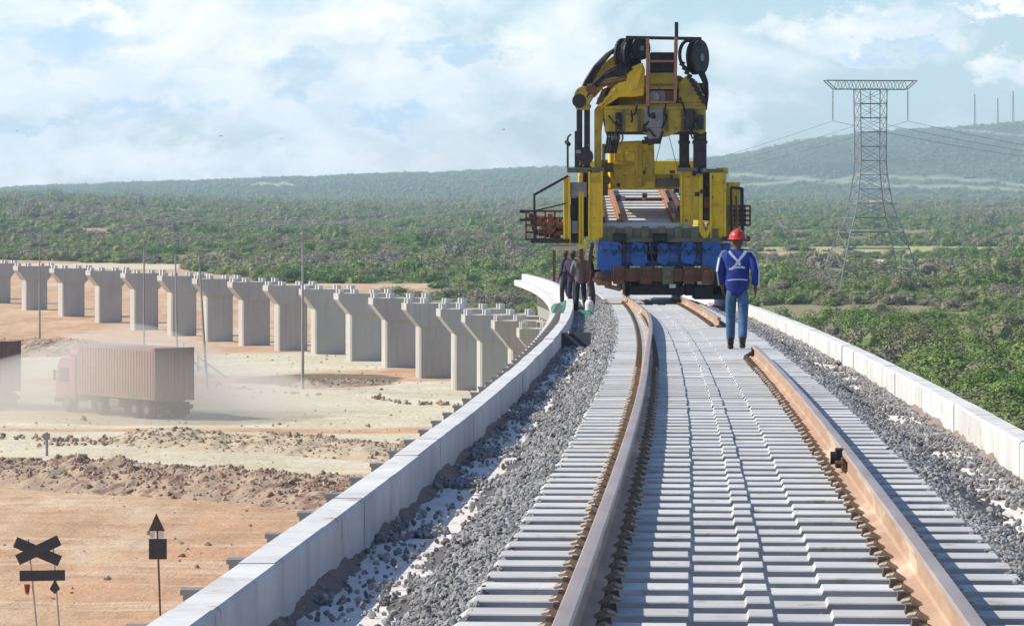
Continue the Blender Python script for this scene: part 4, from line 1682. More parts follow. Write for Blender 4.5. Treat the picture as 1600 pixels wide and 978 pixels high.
part('hanging_cable', lambda m_: [m_.path([pt(948 + i * 4, 170, .15), pt(944 + i * 5, 190, .1), pt(950 + i * 4, 214, .12), pt(946 + 4 * i, 240, .15)], .035, 6) for i in range(5)], M['black'])
part('pipe_bundle', lambda m_: [m_.path([pt(956 + i * 5, 200, .2), pt(958 + i * 5, 216, .1), pt(952 + i * 6, 226, .2)], .03, 6) for i in range(4)], M['grey_metal'])
# yellow tower body
part('tower_body', lambda m_: (ppoly(m_, [(952, 295), (952, 232), (958, 222), (1000, 220), (1022, 224), (1024, 295)], .9, 2.4),
                               pbox(m_, 944, 272, 1062, 296, 1.3, 3.2)), M['yellow'], .03)
part('tower_side', lambda m_: (pbox(m_, 997, 228, 1004, 292, .82, .95), pbox(m_, 955, 255, 992, 259, .80, .92), pbox(m_, 1008, 234, 1020, 284, .84, .95)), M['yellow_dirty'], .01)
for i in range(4):
    part('inspection_cover', lambda m_: pbox(m_, 960 + (i % 2) * 18, 238 + (i // 2) * 26, 974 + (i % 2) * 18, 252 + (i // 2) * 26, .83, .92), M['yellow'], .01)
part('tower_ladder_foot', lambda m_: (pbox(m_, 938, 250, 950, 300, .6, .9), pbox(m_, 941, 225, 946, 252, .5, .7), pbox(m_, 930, 262, 956, 268, .4, .9)), M['yellow_dirty'], .01)
part('motor', lambda m_: (m_.tube(pt(946, 262, .45), pt(958, 262, .45), .14, 10), m_.tube(pt(935, 282, .2), pt(950, 282, .4), .12, 10), pbox(m_, 940, 290, 950, 306, .3, .7)), M['rust'])
part('muddy_beam', lambda m_: pbox(m_, 1026, 279, 1062, 292, .95, 1.2), M['olive'], .01)
part('sling_rope', lambda m_: (m_.tube(pt(1036, 208, .6), pt(1018, 280, .9), .012, 4), m_.tube(pt(1044, 208, .6), pt(1058, 262, .9), .012, 4)), M['grey_metal'])
# upper crossbeam
part('crossbeam', lambda m_: (ppoly(m_, [(946, 206), (944, 172), (950, 166), (1100, 160), (1103, 168), (1103, 206), (1096, 210), (1080, 204), (1062, 206), (1044, 213), (1024, 216), (1000, 206)], .0, 1.1),
                              pbox(m_, 944, 166, 1103, 171, -.06, 1.15)), M['yellow_dirty'], .02)
part('beam_stiffener', lambda m_: [pbox(m_, x, 172, x + 4, 206, -.07, .0) for x in (972, 996, 1040, 1064, 1088)], M['olive'], .005)
part('centre_plate', lambda m_: (pbox(m_, 1006, 170, 1036, 200, -.14, -.02), ppoly(m_, [(1008, 200), (1034, 200), (1030, 216), (1014, 218)], -.12, .4)), M['grey_metal'], .01)
part('pin', lambda m_: m_.tube(pt(1020, 180, -.2), pt(1020, 180, -.1), .07, 10), M['black'])
part('hook_block', lambda m_: (ppoly(m_, [(1006, 214), (1034, 212), (1028, 224), (1014, 228)], .0, .4), m_.tube(pt(1003, 222, .1), pt(1032, 222, .1), .06, 8)), M['dark_steel'])
part('side_cylinder', lambda m_: (m_.tube(pt(1078, 198, -.05), pt(1078, 172, -.05), .14, 10), m_.tube(pt(1094, 202, -.05), pt(1094, 180, -.05), .10, 10)), M['dark_steel'])
# arch
part('arch_plate', lambda m_: (ppoly(m_, [(912, 142), (936, 104), (962, 84), (978, 92), (984, 116), (966, 128), (944, 136), (930, 152), (916, 156)], .35, .9),), M['yellow_dirty'], .02)
part('chevron_plate', lambda m_: (ppoly(m_, [(944, 160), (956, 138), (978, 120), (988, 104), (1004, 98), (1008, 110), (1006, 150), (990, 152), (968, 152), (950, 164), (938, 172)], .02, .5)), M['yellow'], .02)
part('chevron_rib', lambda m_: (ppoly(m_, [(984, 128), (1002, 104), (1005, 108), (996, 138), (986, 142)], -.08, .02), m_.bar(pt(936, 166, -.02), pt(962, 140, -.02), .08, .09)), M['yellow'], .01)
part('arch_link', lambda m_: (m_.tube(pt(918, 136, .05), pt(978, 124, .05), .07, 8), m_.tube(pt(978, 124, .05), pt(966, 104, .05), .06, 8), m_.tube(pt(934, 164, .0), pt(944, 140, .0), .06, 8)), M['rust'])
part('elbow', lambda m_: (m_.tube(pt(912, 150, -.05), pt(912, 150, .6), .27, 16), ppoly(m_, [(902, 172), (902, 146), (910, 134), (922, 140), (922, 172)], .05, .5)), M['yellow_dirty'], .01)
part('pinion', lambda m_: (m_.tube(pt(924, 140, -.12), pt(924, 140, .1), .14, 12), m_.tube(pt(938, 156, -.1), pt(938, 156, .1), .09, 10)), M['rust'])
part('hose_run', lambda m_: [m_.path([pt(907 + i * 3, 146 - i, .1 + .08 * i), pt(916 + i * 3, 126 - i, .1), pt(930 + i * 3, 104 - i, .1), pt(948 + i * 2, 86 - i, .15), pt(970, 72 + i * 2, .2)], .055, 7) for i in range(4)]
     + [m_.path([pt(1092 + i * 3, 112, .2), pt(1100 + i * 2, 128, .15), pt(1103 + i, 150, .15), pt(1100 + i, 172, .2)], .05, 7) for i in range(3)], M['black'])
part('side_plate', lambda m_: (ppoly(m_, [(1060, 160), (1062, 128), (1074, 118), (1090, 128), (1100, 150), (1102, 166)], .05, .8)), M['yellow_dirty'], .02)
part('cable_chain', lambda m_: [m_.box(pt(1066 + i * 3.8, 100 + i * 6.6, -.02), (.13, .2, .13), rot=Matrix.Rotation(R(25), 3, 'Y')) for i in range(10)], M['black'])
# grime-covered pipework, bolts and small fittings
r_ = random.Random(77)
for x0, x1, y0, y1, n_ in ((948, 1100, 174, 204, 34), (922, 940, 272, 370, 10), (1111, 1133, 274, 370, 12), (956, 1022, 226, 290, 16), (1064, 1082, 266, 350, 8), (960, 1110, 358, 376, 16)):
    for _ in range(n_):
        a, b_ = r_.uniform(x0, x1), r_.uniform(y0, y1)
        d_ = .78 if y0 == 226 else (-.12 if y0 < 300 and x0 == 948 else -.1)
        part('bolt', lambda m_: m_.tube(pt(a, b_, d_), pt(a, b_, d_ + .1), .018, 6), M['yellow_dirty'])
for k_ in range(16):
    a, b_ = r_.uniform(940, 1096), r_.uniform(150, 206)
    c1, c2 = a + r_.uniform(-14, 14), b_ + r_.uniform(4, 26)
    part('hose', lambda m_: m_.path([pt(a, b_, -.1), pt((a + c1) / 2 + r_.uniform(-4, 4), (b_ + c2) / 2 + 5, -.2), pt(c1, c2, -.1)], .028, 6), M['black'])
for k_ in range(14):
    a, b_ = r_.uniform(926, 1060), r_.uniform(262, 308)
    part('fitting', lambda m_: pbox(m_, a, b_, a + r_.uniform(3, 9), b_ + r_.uniform(3, 8), .3, .7), M[r_.choice(['rust', 'dark_steel', 'grey_metal', 'yellow_dirty'])], .01)
for k_ in range(12):
    a, b_ = r_.choice([(r_.uniform(886, 920), r_.uniform(225, 275)), (r_.uniform(1086, 1110), r_.uniform(262, 320))])
    part('fitting', lambda m_: pbox(m_, a, b_, a + r_.uniform(3, 8), b_ + r_.uniform(3, 9), -.05, .3), M[r_.choice(['rust', 'dark_steel', 'grey_metal', 'olive'])], .01)

part('machinery_housing', lambda m_: (ppoly(m_, [(936, 172), (938, 150), (950, 132), (1000, 118), (1062, 118), (1096, 140), (1100, 172)], 1.1, 1.9)), M['yellow_dirty'], .02)
part('recess_shade', lambda m_: (pbox(m_, 1012, 116, 1058, 150, .6, 1.1), pbox(m_, 944, 138, 966, 168, .6, 1.1), pbox(m_, 1060, 130, 1100, 168, .85, 1.1)), M['dark_steel'], .01)  # solid dark boxes fill the open gaps, standing in for shade there
part('beam_shade', lambda m_: (pbox(m_, 950, 203, 1100, 210, .1, 1.1), pbox(m_, 962, 176, 972, 206, -.1, 0), pbox(m_, 1068, 174, 1086, 204, -.1, 0)), M['dark_steel'], .01)  # dark strip paints shade under the crossbeam; two dark boxes on its face
for i in range(9):
    part('hose', lambda m_: m_.path([pt(914 + i * 2, 160 - i * 3, .0), pt(926 + i * 3, 132 - i * 2, -.1), pt(948 + i * 3, 112 + (i * 5) % 9, -.1), pt(972 + i * 2, 100 + (i * 7) % 12, .0)], .03, 6), M['black'])

# drums on top
def drum(px_, py_, r_, thick, ax, squash=1.0, inner=.55):
    c_ = pt(px_, py_, .3)
    ax = Vector(ax).normalized()
    mb = MB()
    for s_ in (-1, 1):
        mb.tube(c_ + ax * thick * s_ - ax * .03, c_ + ax * thick * s_ + ax * .03, r_, 22)
    o = mb.build('hose_drum', M['black'], mach)
    mb = MB()
    mb.tube(c_ - ax * thick, c_ + ax * thick, r_ * inner, 16)
    mb.build('core', M['dark_steel'], o)
    MB().tube(c_ - ax * (thick + .06), c_ + ax * (thick + .06), r_ * .22, 10).build('hub', M['grey_metal'], o)
    mb = MB()
    for k_ in range(4):
        mb.ring(c_ + ax * (thick * (-.75 + .5 * k_)), ax, r_ * .74, .05, 22, 6)
    mb.build('wound_hose', M['black'], o)
    return o


drum(980, 86, .47, .14, (.85, -.52, 0))
drum(997, 76, .33, .12, (.6, -.8, 0))
drum(1090, 90, .49, .09, (.86, -.5, 0))
part('reel_hoop', lambda m_: m_.ring(pt(1076, 86, .2), (.75, -.66, 0), .40, .05, 22, 8), M['black'], smooth=True)
part('winch_box', lambda m_: (pbox(m_, 1016, 82, 1054, 114, .3, 1.1), pbox(m_, 985, 92, 1002, 116, .4, .9)), M['black'], .02)
part('winch_base', lambda m_: (pbox(m_, 1014, 114, 1056, 132, .2, 1.1), pbox(m_, 1000, 128, 1062, 138, .3, 1.0)), M['yellow_dirty'], .02)
part('winch_motor', lambda m_: (m_.tube(pt(1022, 152, -.05), pt(1022, 152, .4), .16, 12), pbox(m_, 1016, 142, 1040, 160, .1, .5)), M['grey_metal'], .01)
part('red_box', lambda m_: pbox(m_, 1040, 142, 1052, 158, -.02, .4), M['rust'], .01)
part('rear_deck', lambda m_: (pbox(m_, 948, 146, 1100, 166, .8, 2.2)), M['yellow_dirty'], .02)
part('frame_post', lambda m_: (m_.bar(pt(1012, 60, -.15), pt(1012, 166, -.15), .09, .09)), M['rust_light'])
part('frame_post', lambda m_: (m_.bar(pt(1056, 58, -.15), pt(1055, 158, -.15), .09, .09)), M['rust_light'])
part('mast', lambda m_: (m_.bar(pt(1057, 35, -.1), pt(1057, 62, -.1), .10, .10), m_.bar(pt(1057, 60, -.1), pt(1057, 84, -.1), .07, .07)), M['dark_steel'])
for yy in (96, 138, 160):
    part('rung', lambda m_: m_.bar(pt(1012, yy, -.15), pt(1056, yy, -.15), .05, .06), M['rust_light'])
part('top_rail', lambda m_: (m_.bar(pt(978, 59, -.05), pt(1096, 61, -.05), .08, .09), m_.bar(pt(980, 60, -.05), pt(968, 78, .1), .06, .06), m_.bar(pt(1094, 60, -.05), pt(1096, 72, .1), .06, .06)), M['dark_steel'])

# side platforms, cages and hand rails
def cage(x0, x1, y0, y1, seed, name):
    r_ = random.Random(seed)
    def fn(mb):
        for k_ in range(5):
            yy = y0 + (y1 - y0) * k_ / 4
            mb.bar(pt(x0, yy, -.1), pt(x1, yy, -.1), .05, .06)
            mb.bar(pt(x0, yy, 1.3), pt(x1, yy, 1.3), .05, .06)
            mb.bar(pt(x0, yy, -.1), pt(x0, yy, 1.3) + Vector((0, 0, 0)), .05, .05)
        for k_ in range(5):
            xx = x0 + (x1 - x0) * k_ / 4
            mb.bar(pt(xx, y0, -.1), pt(xx, y1, -.1), .05, .05)
            mb.bar(pt(xx, y0, 1.3), pt(xx, y1, 1.3), .05, .05)
    part(name, fn, M['rust'])


cage(822, 882, 330, 374, 1, 'side_cage')
part('cage_load', lambda m_: [m_.tube(pt(826 + (i * 37) % 50, 340 + (i * 13) % 30, .1 + .12 * (i % 8)), pt(834 + (i * 37) % 50, 340 + (i * 13) % 30, .1 + .12 * (i % 8)), .09, 8) for i in range(22)], M['rust'])
part('cage_load', lambda m_: [pbox(m_, 828 + i * 9, 332 + (i * 7) % 20, 837 + i * 9, 346 + (i * 7) % 22, .1, .7) for i in range(6)], M['rust_light'], .02)
part('side_platform', lambda m_: (pbox(m_, 830, 374, 890, 380, -.2, 1.5), pbox(m_, 812, 328, 830, 333, .2, .8), pbox(m_, 812, 342, 828, 346, .2, .8)), M['dark_steel'])
part('hand_rail', lambda m_: (m_.bar(pt(835, 378, -.2), pt(835, 303, -.2), .06, .06), m_.bar(pt(834, 305, -.2), pt(888, 275, -.2), .07, .07), m_.bar(pt(835, 330, -.2), pt(884, 318, -.2), .04, .04)), M['dark_steel'])
part('beige_beam', lambda m_: pbox(m_, 864, 384, 906, 391, .3, 1.3), M['concrete_white'], .01)
part('support_strut', lambda m_: (m_.bar(pt(866, 388, .6), pt(866, 440, .6), .08, .08), m_.bar(pt(908, 386, .3), pt(912, 440, .3), .1, .1), m_.bar(pt(926, 380, .2), pt(916, 440, .2), .1, .1)), M['rust'])
cage(1140, 1172, 322, 352, 2, 'side_cage')
part('door_frame', lambda m_: (m_.bar(pt(1142, 293, -.1), pt(1160, 295, -.1), .06, .08), m_.bar(pt(1142, 293, -.1), pt(1143, 372, -.1), .07, .07), m_.bar(pt(1159, 294, -.1), pt(1160, 376, -.1), .10, .10),
                               m_.bar(pt(1150, 306, -.1), pt(1151, 350, -.1), .04, .04)), M['black'])
part('side_platform', lambda m_: (pbox(m_, 1128, 370, 1172, 377, -.1, 1.3)), M['dark_steel'])
part('side_box', lambda m_: (pbox(m_, 1124, 380, 1142, 400, -.1, .5), pbox(m_, 1126, 404, 1140, 424, 0, .5)), M['blue'], .02)
part('side_shoe', lambda m_: (pbox(m_, 1084, 446, 1136, 468, .1, 1.2), pbox(m_, 1112, 420, 1138, 462, .1, .9), pbox(m_, 1070, 440, 1090, 462, .2, .8)), M['black'], .03)
part('frame_foot', lambda m_: (pbox(m_, 932, 425, 956, 446, .1, .6), m_.tube(pt(945, 446, .2), pt(970, 452, .1), .07, 8), m_.tube(pt(926, 436, .1), pt(952, 444, .1), .08, 8)), M['rust_light'], .02)
# rear portal of the gantry and following wagon
def rear(mb):
    for x in (-1.75, 1.75):
        mb.b2((x - .16, 12.0, 1.7), (x + .16, 12.5, 3.6))
    mb.b2((-1.9, 11.9, 3.4), (1.9, 12.6, 3.9))


part('rear_portal', rear, M['yellow'], .02)
part('side_girder', lambda m_: (m_.b2((-1.92, .9, 1.75), (-1.62, 12.0, 2.05)), m_.b2((1.62, .9, 1.75), (1.92, 12.0, 2.05))), M['yellow_dirty'], .02)

# things lying about beside the machine
tb = MB()
r_ = random.Random(4)
def tarp(px_, Yp, w, d, h, lbl, seed):
    x, y, z = on_deck(px_, Yp, DECK)
    us_ = np.linspace(-1, 1, 22)
    U, V2 = np.meshgrid(us_, us_)
    rr_ = np.clip(1 - np.maximum(abs(U), abs(V2)) ** 2.5, 0, 1)
    Z = z + .01 + h * rr_ * (.4 + 1.1 * vnoise(U + 5, V2 + 5, .5, 3, seed))
    o = grid_mesh('tarpaulin', x + U * w / 2, y + V2 * d / 2, Z, M['tarp'], kind='thing')
    del o['kind']
    tag(o, lbl, 'tarpaulin')


tarp(880, 107, .7, 4.5, .26, 'green tarpaulin heaped against the parapet at the workers\' feet', 2)
tarp(913, 97, .55, 2.2, .18, 'small crumpled green sheet on the ballast in front of the grey-shirted worker', 3)
x, y, z = on_deck(921, 100, DECK)
mb = MB()
prof_ = [(0, .0), (.09, .0), (.12, .06), (.12, .32), (.10, .38), (.05, .42), (.0, .43)]
for (r0, z0_), (r1, z1_) in zip(prof_[:-1], prof_[1:]):
    mb.tube((0, 0, z0_ - .001), (0, 0, z1_), max(r0, .001), 12, max(r1, .001), caps=False)
mb.tube((0, 0, .42), (0, 0, .50), .04, 8)
o = mb.build('white_jerrycan', M['sign_white'], loc=(x, y, z), smooth=True)
tag(o, 'small white plastic can standing by the sleeper ends near the workers', 'can')
# timber baulk leaning across the ballast at the gap of the left parapet
o = MB().bar(along(66, -2.1, DECK + .32), along(71, -2.28, DECK + .06), .03, .06).build('loose_batten', M['wood'])
tag(o, 'thin grey batten lying along the foot of the left parapet', 'batten')
o = MB().box((0, 0, .10), (.55, .06, .42), rot=Matrix.Rotation(R(-32), 3, 'X')).build('leaning_board', M['sign_dark'], loc=along(66.5, -2.0, DECK))
tag(o, 'dark board leaning on the inner face of the left parapet', 'board')

# ------------------------------------------------------------------ trucks
def truck(px_, py_, label, heading):
    gx, gy = G(px_, py_)
    root = empty('lorry', (gx, gy, float(terr(gx, gy))), heading, label, 'lorry', 'lorries raising dust on the haul road')
    L_, W_, H_ = 8.6, 2.5, 2.9      # +y = forward from the rear bumper
    z0_ = 1.1
    cont = MB()
    cont.b2((-W_ / 2, 0, z0_), (W_ / 2, L_, z0_ + H_))
    ct = cont.build('container', M['truck_red'], root)
    rb = None
    for i in range(28):
        for s_ in (-1, 1):
            if rb is None:
                o_ = rb = MB().b2((-.0175, 0, z0_ + .15), (.0175, .14, z0_ + H_ - .15)).build('side_rib', M['truck_red'], ct)
            else:
                o_ = rb.copy()
                COL.objects.link(o_)
            o_.parent = ct
            o_.location = (s_ * (W_ / 2 + .0178), .2 + i * .30, 0)
    dr = MB()
    for s_ in (-1, 1):
        d_ = MB().b2((s_ * .02, -.05, z0_ + .12), (s_ * (W_ / 2 - .08), 0, z0_ + H_ - .12)).build('rear_door', M['truck_rear'], ct)
        lb_ = MB()
        for q in (.35, .75):
            lb_.tube((s_ * q, -.08, z0_ + .15), (s_ * q, -.08, z0_ + H_ - .15), .022, 6)
        lb_.build('locking_bar', M['grey_metal'], ct)
    for s_ in (-1, 1):
        dr.b2((s_ * (W_ / 2 - .08), -.07, z0_ - .02), (s_ * (W_ / 2 + .04), .06, z0_ + H_ + .03))
    dr.b2((-W_ / 2 - .04, -.07, z0_ + H_ - .1), (W_ / 2 + .04, .06, z0_ + H_ + .035)).b2((-W_ / 2 - .04, -.072, z0_ - .04), (W_ / 2 + .04, .06, z0_ + .1))
    dr.build('end_frame', M['truck_rear'], ct)
    ch = MB().b2((-.5, .1, .75), (.5, L_ + 2.4, z0_)).b2((-W_ / 2, .0, .55), (W_ / 2, .12, .8))
    ch.build('chassis', M['dark_steel'], root)
    for yy in (1.0, 2.3, 6.2, 9.9):
        for s_ in (-1, 1):
            w_ = MB().tube((s_ * .72, yy, .52), (s_ * 1.2, yy, .52), .52, 20).build('wheel', M['black'], root)
            MB().tube((s_ * 1.18, yy, .52), (s_ * 1.23, yy, .52), .24, 12).build('rim', M['grey_metal'], w_)
    MB().b2((-1.2, 4.0, .5), (-.75, 5.2, 1.0)).build('fuel_tank', M['grey_metal'], root, bevel=.08)
    for s_ in (-1, 1):
        MB().b2((s_ * .7, .25, .25), (s_ * 1.2, .30, .95)).build('mudflap', M['black'], root)
        MB().b2((s_ * .85, -.05, .62), (s_ * 1.15, .0, .74)).build('tail_lamp', M['red_lamp'], root)
    # cab, ahead of the container
    c0 = L_ + .35
    cb_ = MB()
    poly = [(c0, .75), (c0 + 2.25, .75), (c0 + 2.3, 1.6), (c0 + 2.05, 2.75), (c0 + 1.7, 3.15), (c0, 3.2)]
    n_ = len(poly)
    w_ = 1.2
    cb_.add([(-w_, a, b_) for a, b_ in poly] + [(w_, a, b_) for a, b_ in poly],
            [tuple(range(n_)), tuple(range(2 * n_ - 1, n_ - 1, -1))] + [(i, n_ + i, n_ + (i + 1) % n_, (i + 1) % n_) for i in range(n_)])
    cab = cb_.build('cab', M['truck_cab'], root, bevel=.05)
    for s_ in (-1, 1):
        MB().b2((s_ * 1.203, c0 + .7, 1.75), (s_ * 1.215, c0 + 1.75, 2.55)).build('window', M['glass'], cab)
        mr_ = MB().b2((s_ * 1.35, c0 + 1.95, 1.8), (s_ * 1.5, c0 + 2.05, 2.4)).tube((s_ * 1.2, c0 + 2.0, 2.3), (s_ * 1.42, c0 + 2.0, 2.3), .02, 5)
        mr_.build('mirror', M['black'], cab)
        MB().b2((s_ * 1.0, c0 + 2.3, 1.0), (s_ * .7, c0 + 2.34, 1.25)).build('headlight', M['sign_white'], cab)
    MB().add([(-1.05, c0 + 2.315, 1.75), (1.05, c0 + 2.315, 1.75), (1.0, c0 + 2.12, 2.68), (-1.0, c0 + 2.12, 2.68)], [(0, 1, 2, 3)]).build('windscreen', M['glass'], cab)
    MB().b2((-.9, c0 + .1, 3.2), (.9, c0 + 1.3, 3.55)).build('roof_deflector', M['truck_cab'], cab, bevel=.1)
    MB().b2((-1.15, c0 + 2.25, .5), (1.15, c0 + 2.5, .85)).build('bumper', M['dark_steel'], root, bevel=.04)
    MB().tube((-.9, L_ + .15, 1.2), (-.9, L_ + .15, 3.4), .07, 8).build('exhaust', M['dark_steel'], root)
    return root


t1 = truck(272, 655, 'dusty red container lorry driving away to the left through its own dust', R(37))
t2 = truck(2, 640, 'brown container lorry cut off by the left edge of the picture, seen from behind', R(37))

# ------------------------------------------------------------------ poles
def pole(px_, top, base, lean, label, arms=True):
    gx, gy = G(px_, base)
    h = (base - top) * gy / F
    root = empty('utility_pole', (gx, gy, float(terr(gx, gy))), 0, label, 'pole', 'thin poles along the haul road')
    MB().tube((0, 0, -.4), (lean, 0, h), .105, 10, .06).build('shaft', M['wood'], root)
    if arms:
        MB().bar((lean - .5, 0, h - .35), (lean + .5, 0, h - .35), .07, .09).build('crossarm', M['wood'], root)
        for q in (-.42, 0, .42):
            MB().tube((lean + q, 0, h - .3), (lean + q, 0, h - .12), .035, 8).build('insulator', M['grey_metal'], root)
    return root


pole(62, 372, 530, 0, 'thin pole in front of the far piers near the left edge')
pole(225, 375, 546, 0, 'thin pole rising behind the red lorry\'s container roof')
pole(277, 398, 560, -.15, 'faint pole standing left of the leaning pole behind the lorry', False)
pole(324, 400, 606, -.55, 'dark leaning pole just right of the red lorry')
pole(473, 360, 608, 0, 'tallest pole, standing alone in front of the middle piers')
gx, gy = G(277, 560)
mb = MB()
g2 = G(322, 590)
z_ = float(terr(gx, gy)) + 1.6
for k_ in range(2):
    mb.bar((gx, gy, z_ - .8 * k_), (g2[0], g2[1], z_ - .8 * k_), .06, .1)
for k_ in range(5):
    f_ = k_ / 4
    mb.bar((gx + (g2[0] - gx) * f_, gy + (g2[1] - gy) * f_, z_ - 1.9), (gx + (g2[0] - gx) * f_, gy + (g2[1] - gy) * f_, z_ + .1), .08, .08)
o = mb.build('timber_fence', M['wood'])
tag(o, 'low grey timber rail fence between two poles behind the lorry', 'fence')
gx, gy = G(73, 712)
root = empty('marker_post', (gx, gy, float(terr(gx, gy))), 0, 'short grey marker post on the rubble bank at the left', 'post')
MB().tube((0, 0, -.3), (0, 0, 1.15), .07, 8).build('post', M['wood'], root)
MB().box((0, -.05, .95), (.32, .05, .30)).build('plate', M['wood'], root)

# ------------------------------------------------------------------ signs
def crossing_sign():
    gx, gy = G(78, 1012)
    s = gy / F
    root = empty('crossing_sign', (gx, gy, float(terr(gx, gy))), 0, 'dark back of a level crossing sign, crossed boards over a bar on two posts', 'sign')

    def P3(px_, py_, y=0.0):
        return Vector(((px_ - 800) * s - gx, y, (HY - py_) * s - root.location.z))
    for a, b_ in (((62, 1014), (44, 842)), ((96, 1014), (82, 842))):
        q = P3(*a)
        q.z = -.3
        MB().tube(q, P3(*b_), .028, 8).build('post', M['pole_pink'], root)
    MB().bar(P3(24, 846, -.05), P3(94, 876, -.05), .03, .31).build('cross_board', M['sign_dark'], root)
    MB().bar(P3(28, 874, -.09), P3(93, 843, -.09), .03, .31).build('cross_board', M['sign_dark'], root)
    MB().bar(P3(31, 899, -.05), P3(102, 898, -.05), .03, .30).build('name_board', M['sign_dark'], root)
    MB().tube(P3(43, 912, -.08), P3(43, 925, -.08), .09, 10, .06).build('lamp', M['red_lamp'], root)
    c_ = P3(86, 916, -.08)
    MB().add([c_ + Vector(v) for v in ((-.02, 0, .17), (.02, 0, .17), (.15, 0, -.06), (0, 0, -.20), (-.15, 0, -.06), (-.02, .05, .17), (.02, .05, .17), (.15, .05, -.06), (0, .05, -.20), (-.15, .05, -.06))],
             [(0, 1, 2, 3, 4), (9, 8, 7, 6, 5)] + [(i, 5 + i, 5 + (i + 1) % 5, (i + 1) % 5) for i in range(5)]).build('bell', M['sign_dark'], root)
    MB().box(P3(43, 921, -.05), (.10, .06, .26)).build('lamp_bracket', M['pole_pink'], root)


crossing_sign()


def warning_sign():
    gx, gy = G(251, 962)
    s = gy / F
    root = empty('warning_sign', (gx, gy, float(terr(gx, gy))), 0, 'dark back of a triangular warning sign over a square plate on a brown pole', 'sign')

    def P3(px_, py_, y=0.0):
        return Vector(((px_ - 800) * s - gx, y, (HY - py_) * s - root.location.z))
    q = P3(251, 962)
    q.z = -.3
    MB().tube(q, P3(245, 806), .032, 8).build('post', M['pole_brown'], root)
    a, b_, c_ = P3(244.5, 801), P3(232.5, 829), P3(258, 829)
    MB().prism([(a.x, a.z), (b_.x, b_.z), (c_.x, c_.z)], -.07, -.04).build('triangle_plate', M['sign_brown'], root)
    for x0, x1 in ((234.5, 242), (247.5, 256)):
        a, b_ = P3(x0, 840), P3(x1, 829.5)
        MB().b2((a.x, -.065, a.z), (b_.x, -.045, b_.z)).build('white_tab', M['sign_white'], root)
    a, b_ = P3(233, 873), P3(261, 841)
    MB().b2((a.x, -.08, a.z), (b_.x, -.05, b_.z)).build('square_plate', M['sign_dark'], root)


warning_sign()

# ------------------------------------------------------------------ pylon, wires, masts, birds
gx, gy = G(1360, 458)
PZ = float(terr(gx, gy))
sc_ = gy / F
pyl = empty('electricity_pylon', (gx, gy, PZ), R(9), 'grey steel lattice electricity pylon with a flat crossarm, standing in the bush', 'pylon')
H_ = (458 - 140) * sc_


def pw(z):     # half width at height z
    ks = [(0, 5.0), (.30 * H_, 3.1), (.42 * H_, 2.1), (.62 * H_, 1.45), (1.0 * H_, 1.55)]
    for (a, wa), (b_, wb) in zip(ks[:-1], ks[1:]):
        if z <= b_:
            return wa + (wb - wa) * (z - a) / (b_ - a)
    return ks[-1][1]


lev = [0, .12, .22, .30, .37, .44, .51, .58, .65, .72, .79, .86, .93, 1.0]
lev = [l * H_ for l in lev]
for sx_, sy_ in ((-1, -1), (1, -1), (1, 1), (-1, 1)):
    mb = MB()
    for a, b_ in zip(lev[:-1], lev[1:]):
        mb.bar((sx_ * pw(a), sy_ * pw(a), a - (.5 if a == 0 else 0)), (sx_ * pw(b_), sy_ * pw(b_), b_), .10, .10)
    mb.build('leg', M['silver'], pyl)
mb = MB()
for k_, (a, b_) in enumerate(zip(lev[:-1], lev[1:])):
    wa, wb = pw(a), pw(b_)
    for (ax_, ay_), (bx_, by_) in (((-1, -1), (1, -1)), ((1, -1), (1, 1)), ((1, 1), (-1, 1)), ((-1, 1), (-1, -1))):
        mb.bar((ax_ * wa, ay_ * wa, a), (bx_ * wb, by_ * wb, b_), .045, .045)
        mb.bar((bx_ * wa, by_ * wa, a), (ax_ * wb, ay_ * wb, b_), .045, .045)
        mb.bar((ax_ * wb, ay_ * wb, b_), (bx_ * wb, by_ * wb, b_), .08, .08)
mb.build('lattice_bracing', M['silver'], pyl)
arm = MB()
aw = 5.3
zt, zb = H_ + 1.0, H_
for sy_ in (-.7, .7):
    arm.bar((-aw, sy_, zt), (aw, sy_, zt), .09, .09).bar((-aw + 1.1, sy_, zb), (aw - 1.1, sy_, zb), .09, .09)
    arm.bar((-aw, sy_, zt), (-aw + 1.1, sy_, zb), .1, .1).bar((aw, sy_, zt), (aw - 1.1, sy_, zb), .1, .1)
    for k_ in range(10):
        x0 = -aw + 1.1 + k_ * (2 * aw - 2.2) / 10
        x1 = x0 + (2 * aw - 2.2) / 10
        arm.bar((x0, sy_, zb), ((x0 + x1) / 2, sy_, zt), .05, .05).bar(((x0 + x1) / 2, sy_, zt), (x1, sy_, zb), .05, .05)
arm.build('crossarm', M['silver'], pyl)
ins = []
for x in (-aw + .9, 0.0, aw - .9):
    mb = MB()
    for k_ in range(12):
        z0_ = zb - .3 - k_ * .27
        mb.tube((x, 0, z0_), (x, 0, z0_ - .10), .13, 8, .05)
    mb.tube((x, 0, zb), (x, 0, zb - 3.6), .03, 5)
    mb.build('insulator_string', M['grey_metal'], pyl)
    ins.append(pyl.matrix_basis @ Vector((x, 0, zb - 3.6)))
